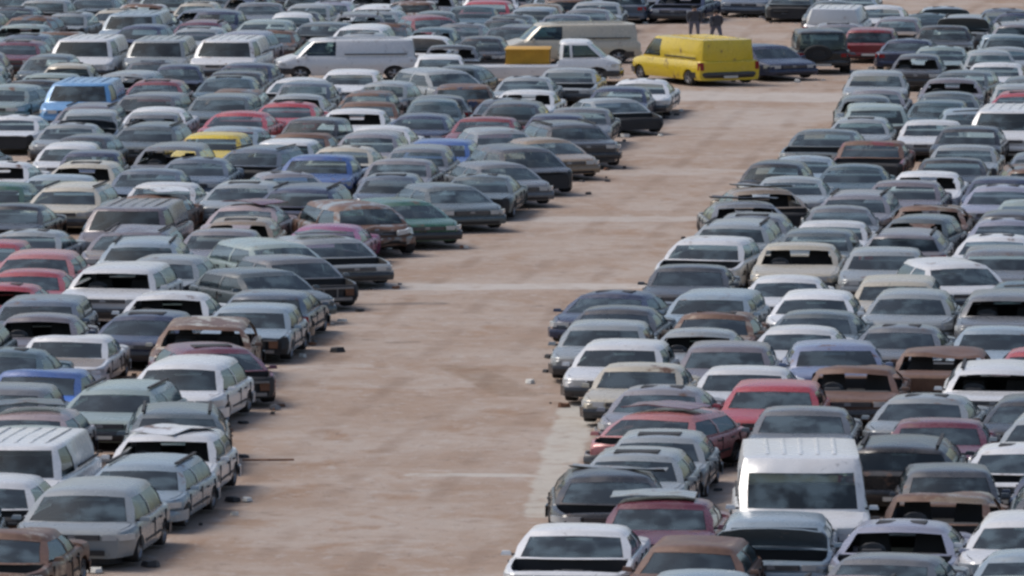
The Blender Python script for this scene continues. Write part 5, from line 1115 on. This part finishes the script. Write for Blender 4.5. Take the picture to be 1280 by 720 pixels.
def panel(kind, cname, x, y, z, yaw, label):
    """A torn-off body panel, bent, thrown on a roof."""
    g = MB(); rnd = random.Random(int(x * 50 + y * 9))
    if kind == 'bumper': nu, nv, su, sv_ = 10, 2, 1.75, .26
    elif kind == 'door': nu, nv, su, sv_ = 8, 5, 1.15, .66
    else: nu, nv, su, sv_ = 8, 6, 1.4, 1.0
    def pos(i, j):
        u, v = i / nu - .5, j / nv - .5
        bow = .12 * (1 - 4 * u * u) if kind != 'bumper' else .0
        xx, yy = u * su, v * sv_ * (1 - .12 * abs(u)) + (.5 * u * u * su if kind == 'bumper' else 0)
        zz = .02 + bow * .6 + .05 * (.5 + noise.noise(Vector((u * 3 + x, v * 3 + y, z)))) + (.05 if j in (0, nv) and kind == 'bumper' else 0)
        return xx, yy, zz
    top = [[g.vert(*pos(i, j)) for j in range(nv + 1)] for i in range(nu + 1)]
    bot = [[g.vert(p[0], p[1], p[2] - .025) for p in (pos(i, j) for j in range(nv + 1))] for i in range(nu + 1)]
    for i in range(nu):
        for j in range(nv):
            g.face((top[i][j], top[i + 1][j], top[i + 1][j + 1], top[i][j + 1]), 0)
            g.face((bot[i][j], bot[i][j + 1], bot[i + 1][j + 1], bot[i + 1][j]), 1)
    rim = [(i, 0) for i in range(nu)] + [(nu, j) for j in range(nv)] + [(i, nv) for i in range(nu, 0, -1)] + [(0, j) for j in range(nv, 0, -1)]
    for (a, b), (c, d) in zip(rim, rim[1:] + rim[:1]): g.face((top[a][b], bot[a][b], bot[c][d], top[c][d]), 0)
    nm = {'bonnet': 'loose_bonnet', 'door': 'torn_panel', 'bumper': 'loose_bumper'}[kind]
    o = link(nm, g.mesh(nm, ['paint', 'dark'], None, 38, (1, 1, SZ)), None, (x, y, z), (*PAL[cname], .45))
    o.rotation_euler = (0, 0, math.radians(yaw))
    o['kind'] = 'thing'
    o['label'], o['category'], o['group'] = label, 'car ' + kind, 'torn off panels on car roofs'

for a in [('door', 'dark_grey', -4.49, 193.46, 1.055, 17, 'loose dark grey car door lying on the roof of the silver hatchback with bonnet missing'), ('bumper', 'silver', 6.2, 208.78, 1.036, -27, 'loose silver car bumper lying on the roof of the tan saloon with stripped front'), ('bumper', 'silver', 1.74, 141.56, 1.055, -22, 'loose silver car bumper lying on the roof of the black hatchback with bonnet missing'), ('bonnet', 'black', -9.0, 153.1, 1.055, 8, 'loose black car bonnet lying on the roof of the pink hatchback'), ('bonnet', 'maroon', 2.84, 152.56, 1.055, -25, 'loose maroon car bonnet lying on the roof of the faded red hatchback with crushed nose'), ('bonnet', 'white', -8.75, 207.66, 1.036, -60, 'loose white car bonnet lying on the roof of the rusty brown saloon with stripped front'), ('bonnet', 'white', -6.06, 148.31, 1.055, 58, 'loose white car bonnet lying on the roof of the white hatchback with windscreen gone'), ('bumper', 'black', 5.63, 204.57, 1.036, -23, 'loose black car bumper lying on the roof of the grey saloon with bumper missing'), ('bonnet', 'maroon', -6.3, 203.54, 1.036, -46, 'loose maroon car bonnet lying on the roof of the pink saloon'), ('bonnet', 'silver', 2.36, 137.73, 1.036, -4, 'loose silver car bonnet lying on the roof of the maroon saloon with stripped front')]: panel(*a)
# ---------------------------------------------------------------- broken bits strewn round the wrecks
g = MB(); rnd = random.Random(5)
for a in CARS:
    k = KIND[a[4]]; ca, sa = math.cos(math.radians(a[7])), math.sin(math.radians(a[7]))
    for q in range(5):
        side = rnd.random() < .6
        lx = (k['W'] * SX / 2 + abs(rnd.gauss(.05, .22))) * rnd.choice((-1, 1)) if side else rnd.uniform(-1, 1)
        ly = rnd.uniform(-.5, .5) * k['L'] if side else -(k['L'] / 2 + abs(rnd.gauss(.1, .2)))
        px, py = a[5] + lx * ca - ly * sa, a[6] + lx * sa + ly * ca
        sz = min(.2, abs(rnd.gauss(0, .085)) + .025)
        m_ = rnd.choice((0, 0, 0, 1, 2, 3, 4)); r_ = rnd.uniform(0, 3.14); e = rnd.uniform(.3, 1.2)
        pts = [(math.cos(r_ + t_) * sz * rnd.uniform(.5, 1.2), math.sin(r_ + t_) * sz * e) for t_ in (0, 1.2, 2.5, 3.6, 5.0)]
        h_ = rnd.uniform(.02, .35) * sz
        lo = [g.vert(px + u, py + v, -.04) for u, v in pts]; hi = [g.vert(px + u * .8, py + v * .8, h_ * rnd.uniform(.6, 1.3)) for u, v in pts]
        for i in range(5): g.face((lo[i], lo[(i + 1) % 5], hi[(i + 1) % 5], hi[i]), m_)
        g.face(hi, m_)
o = link('car_debris', g.mesh('car_debris', ['dark', 'metal', 'rusty', 'plate', 'plastic'], None, 30, (1, 1, 1)))
o['kind'] = 'stuff'; o['label'] = 'small broken car bits strewn on the dirt around the wrecks'
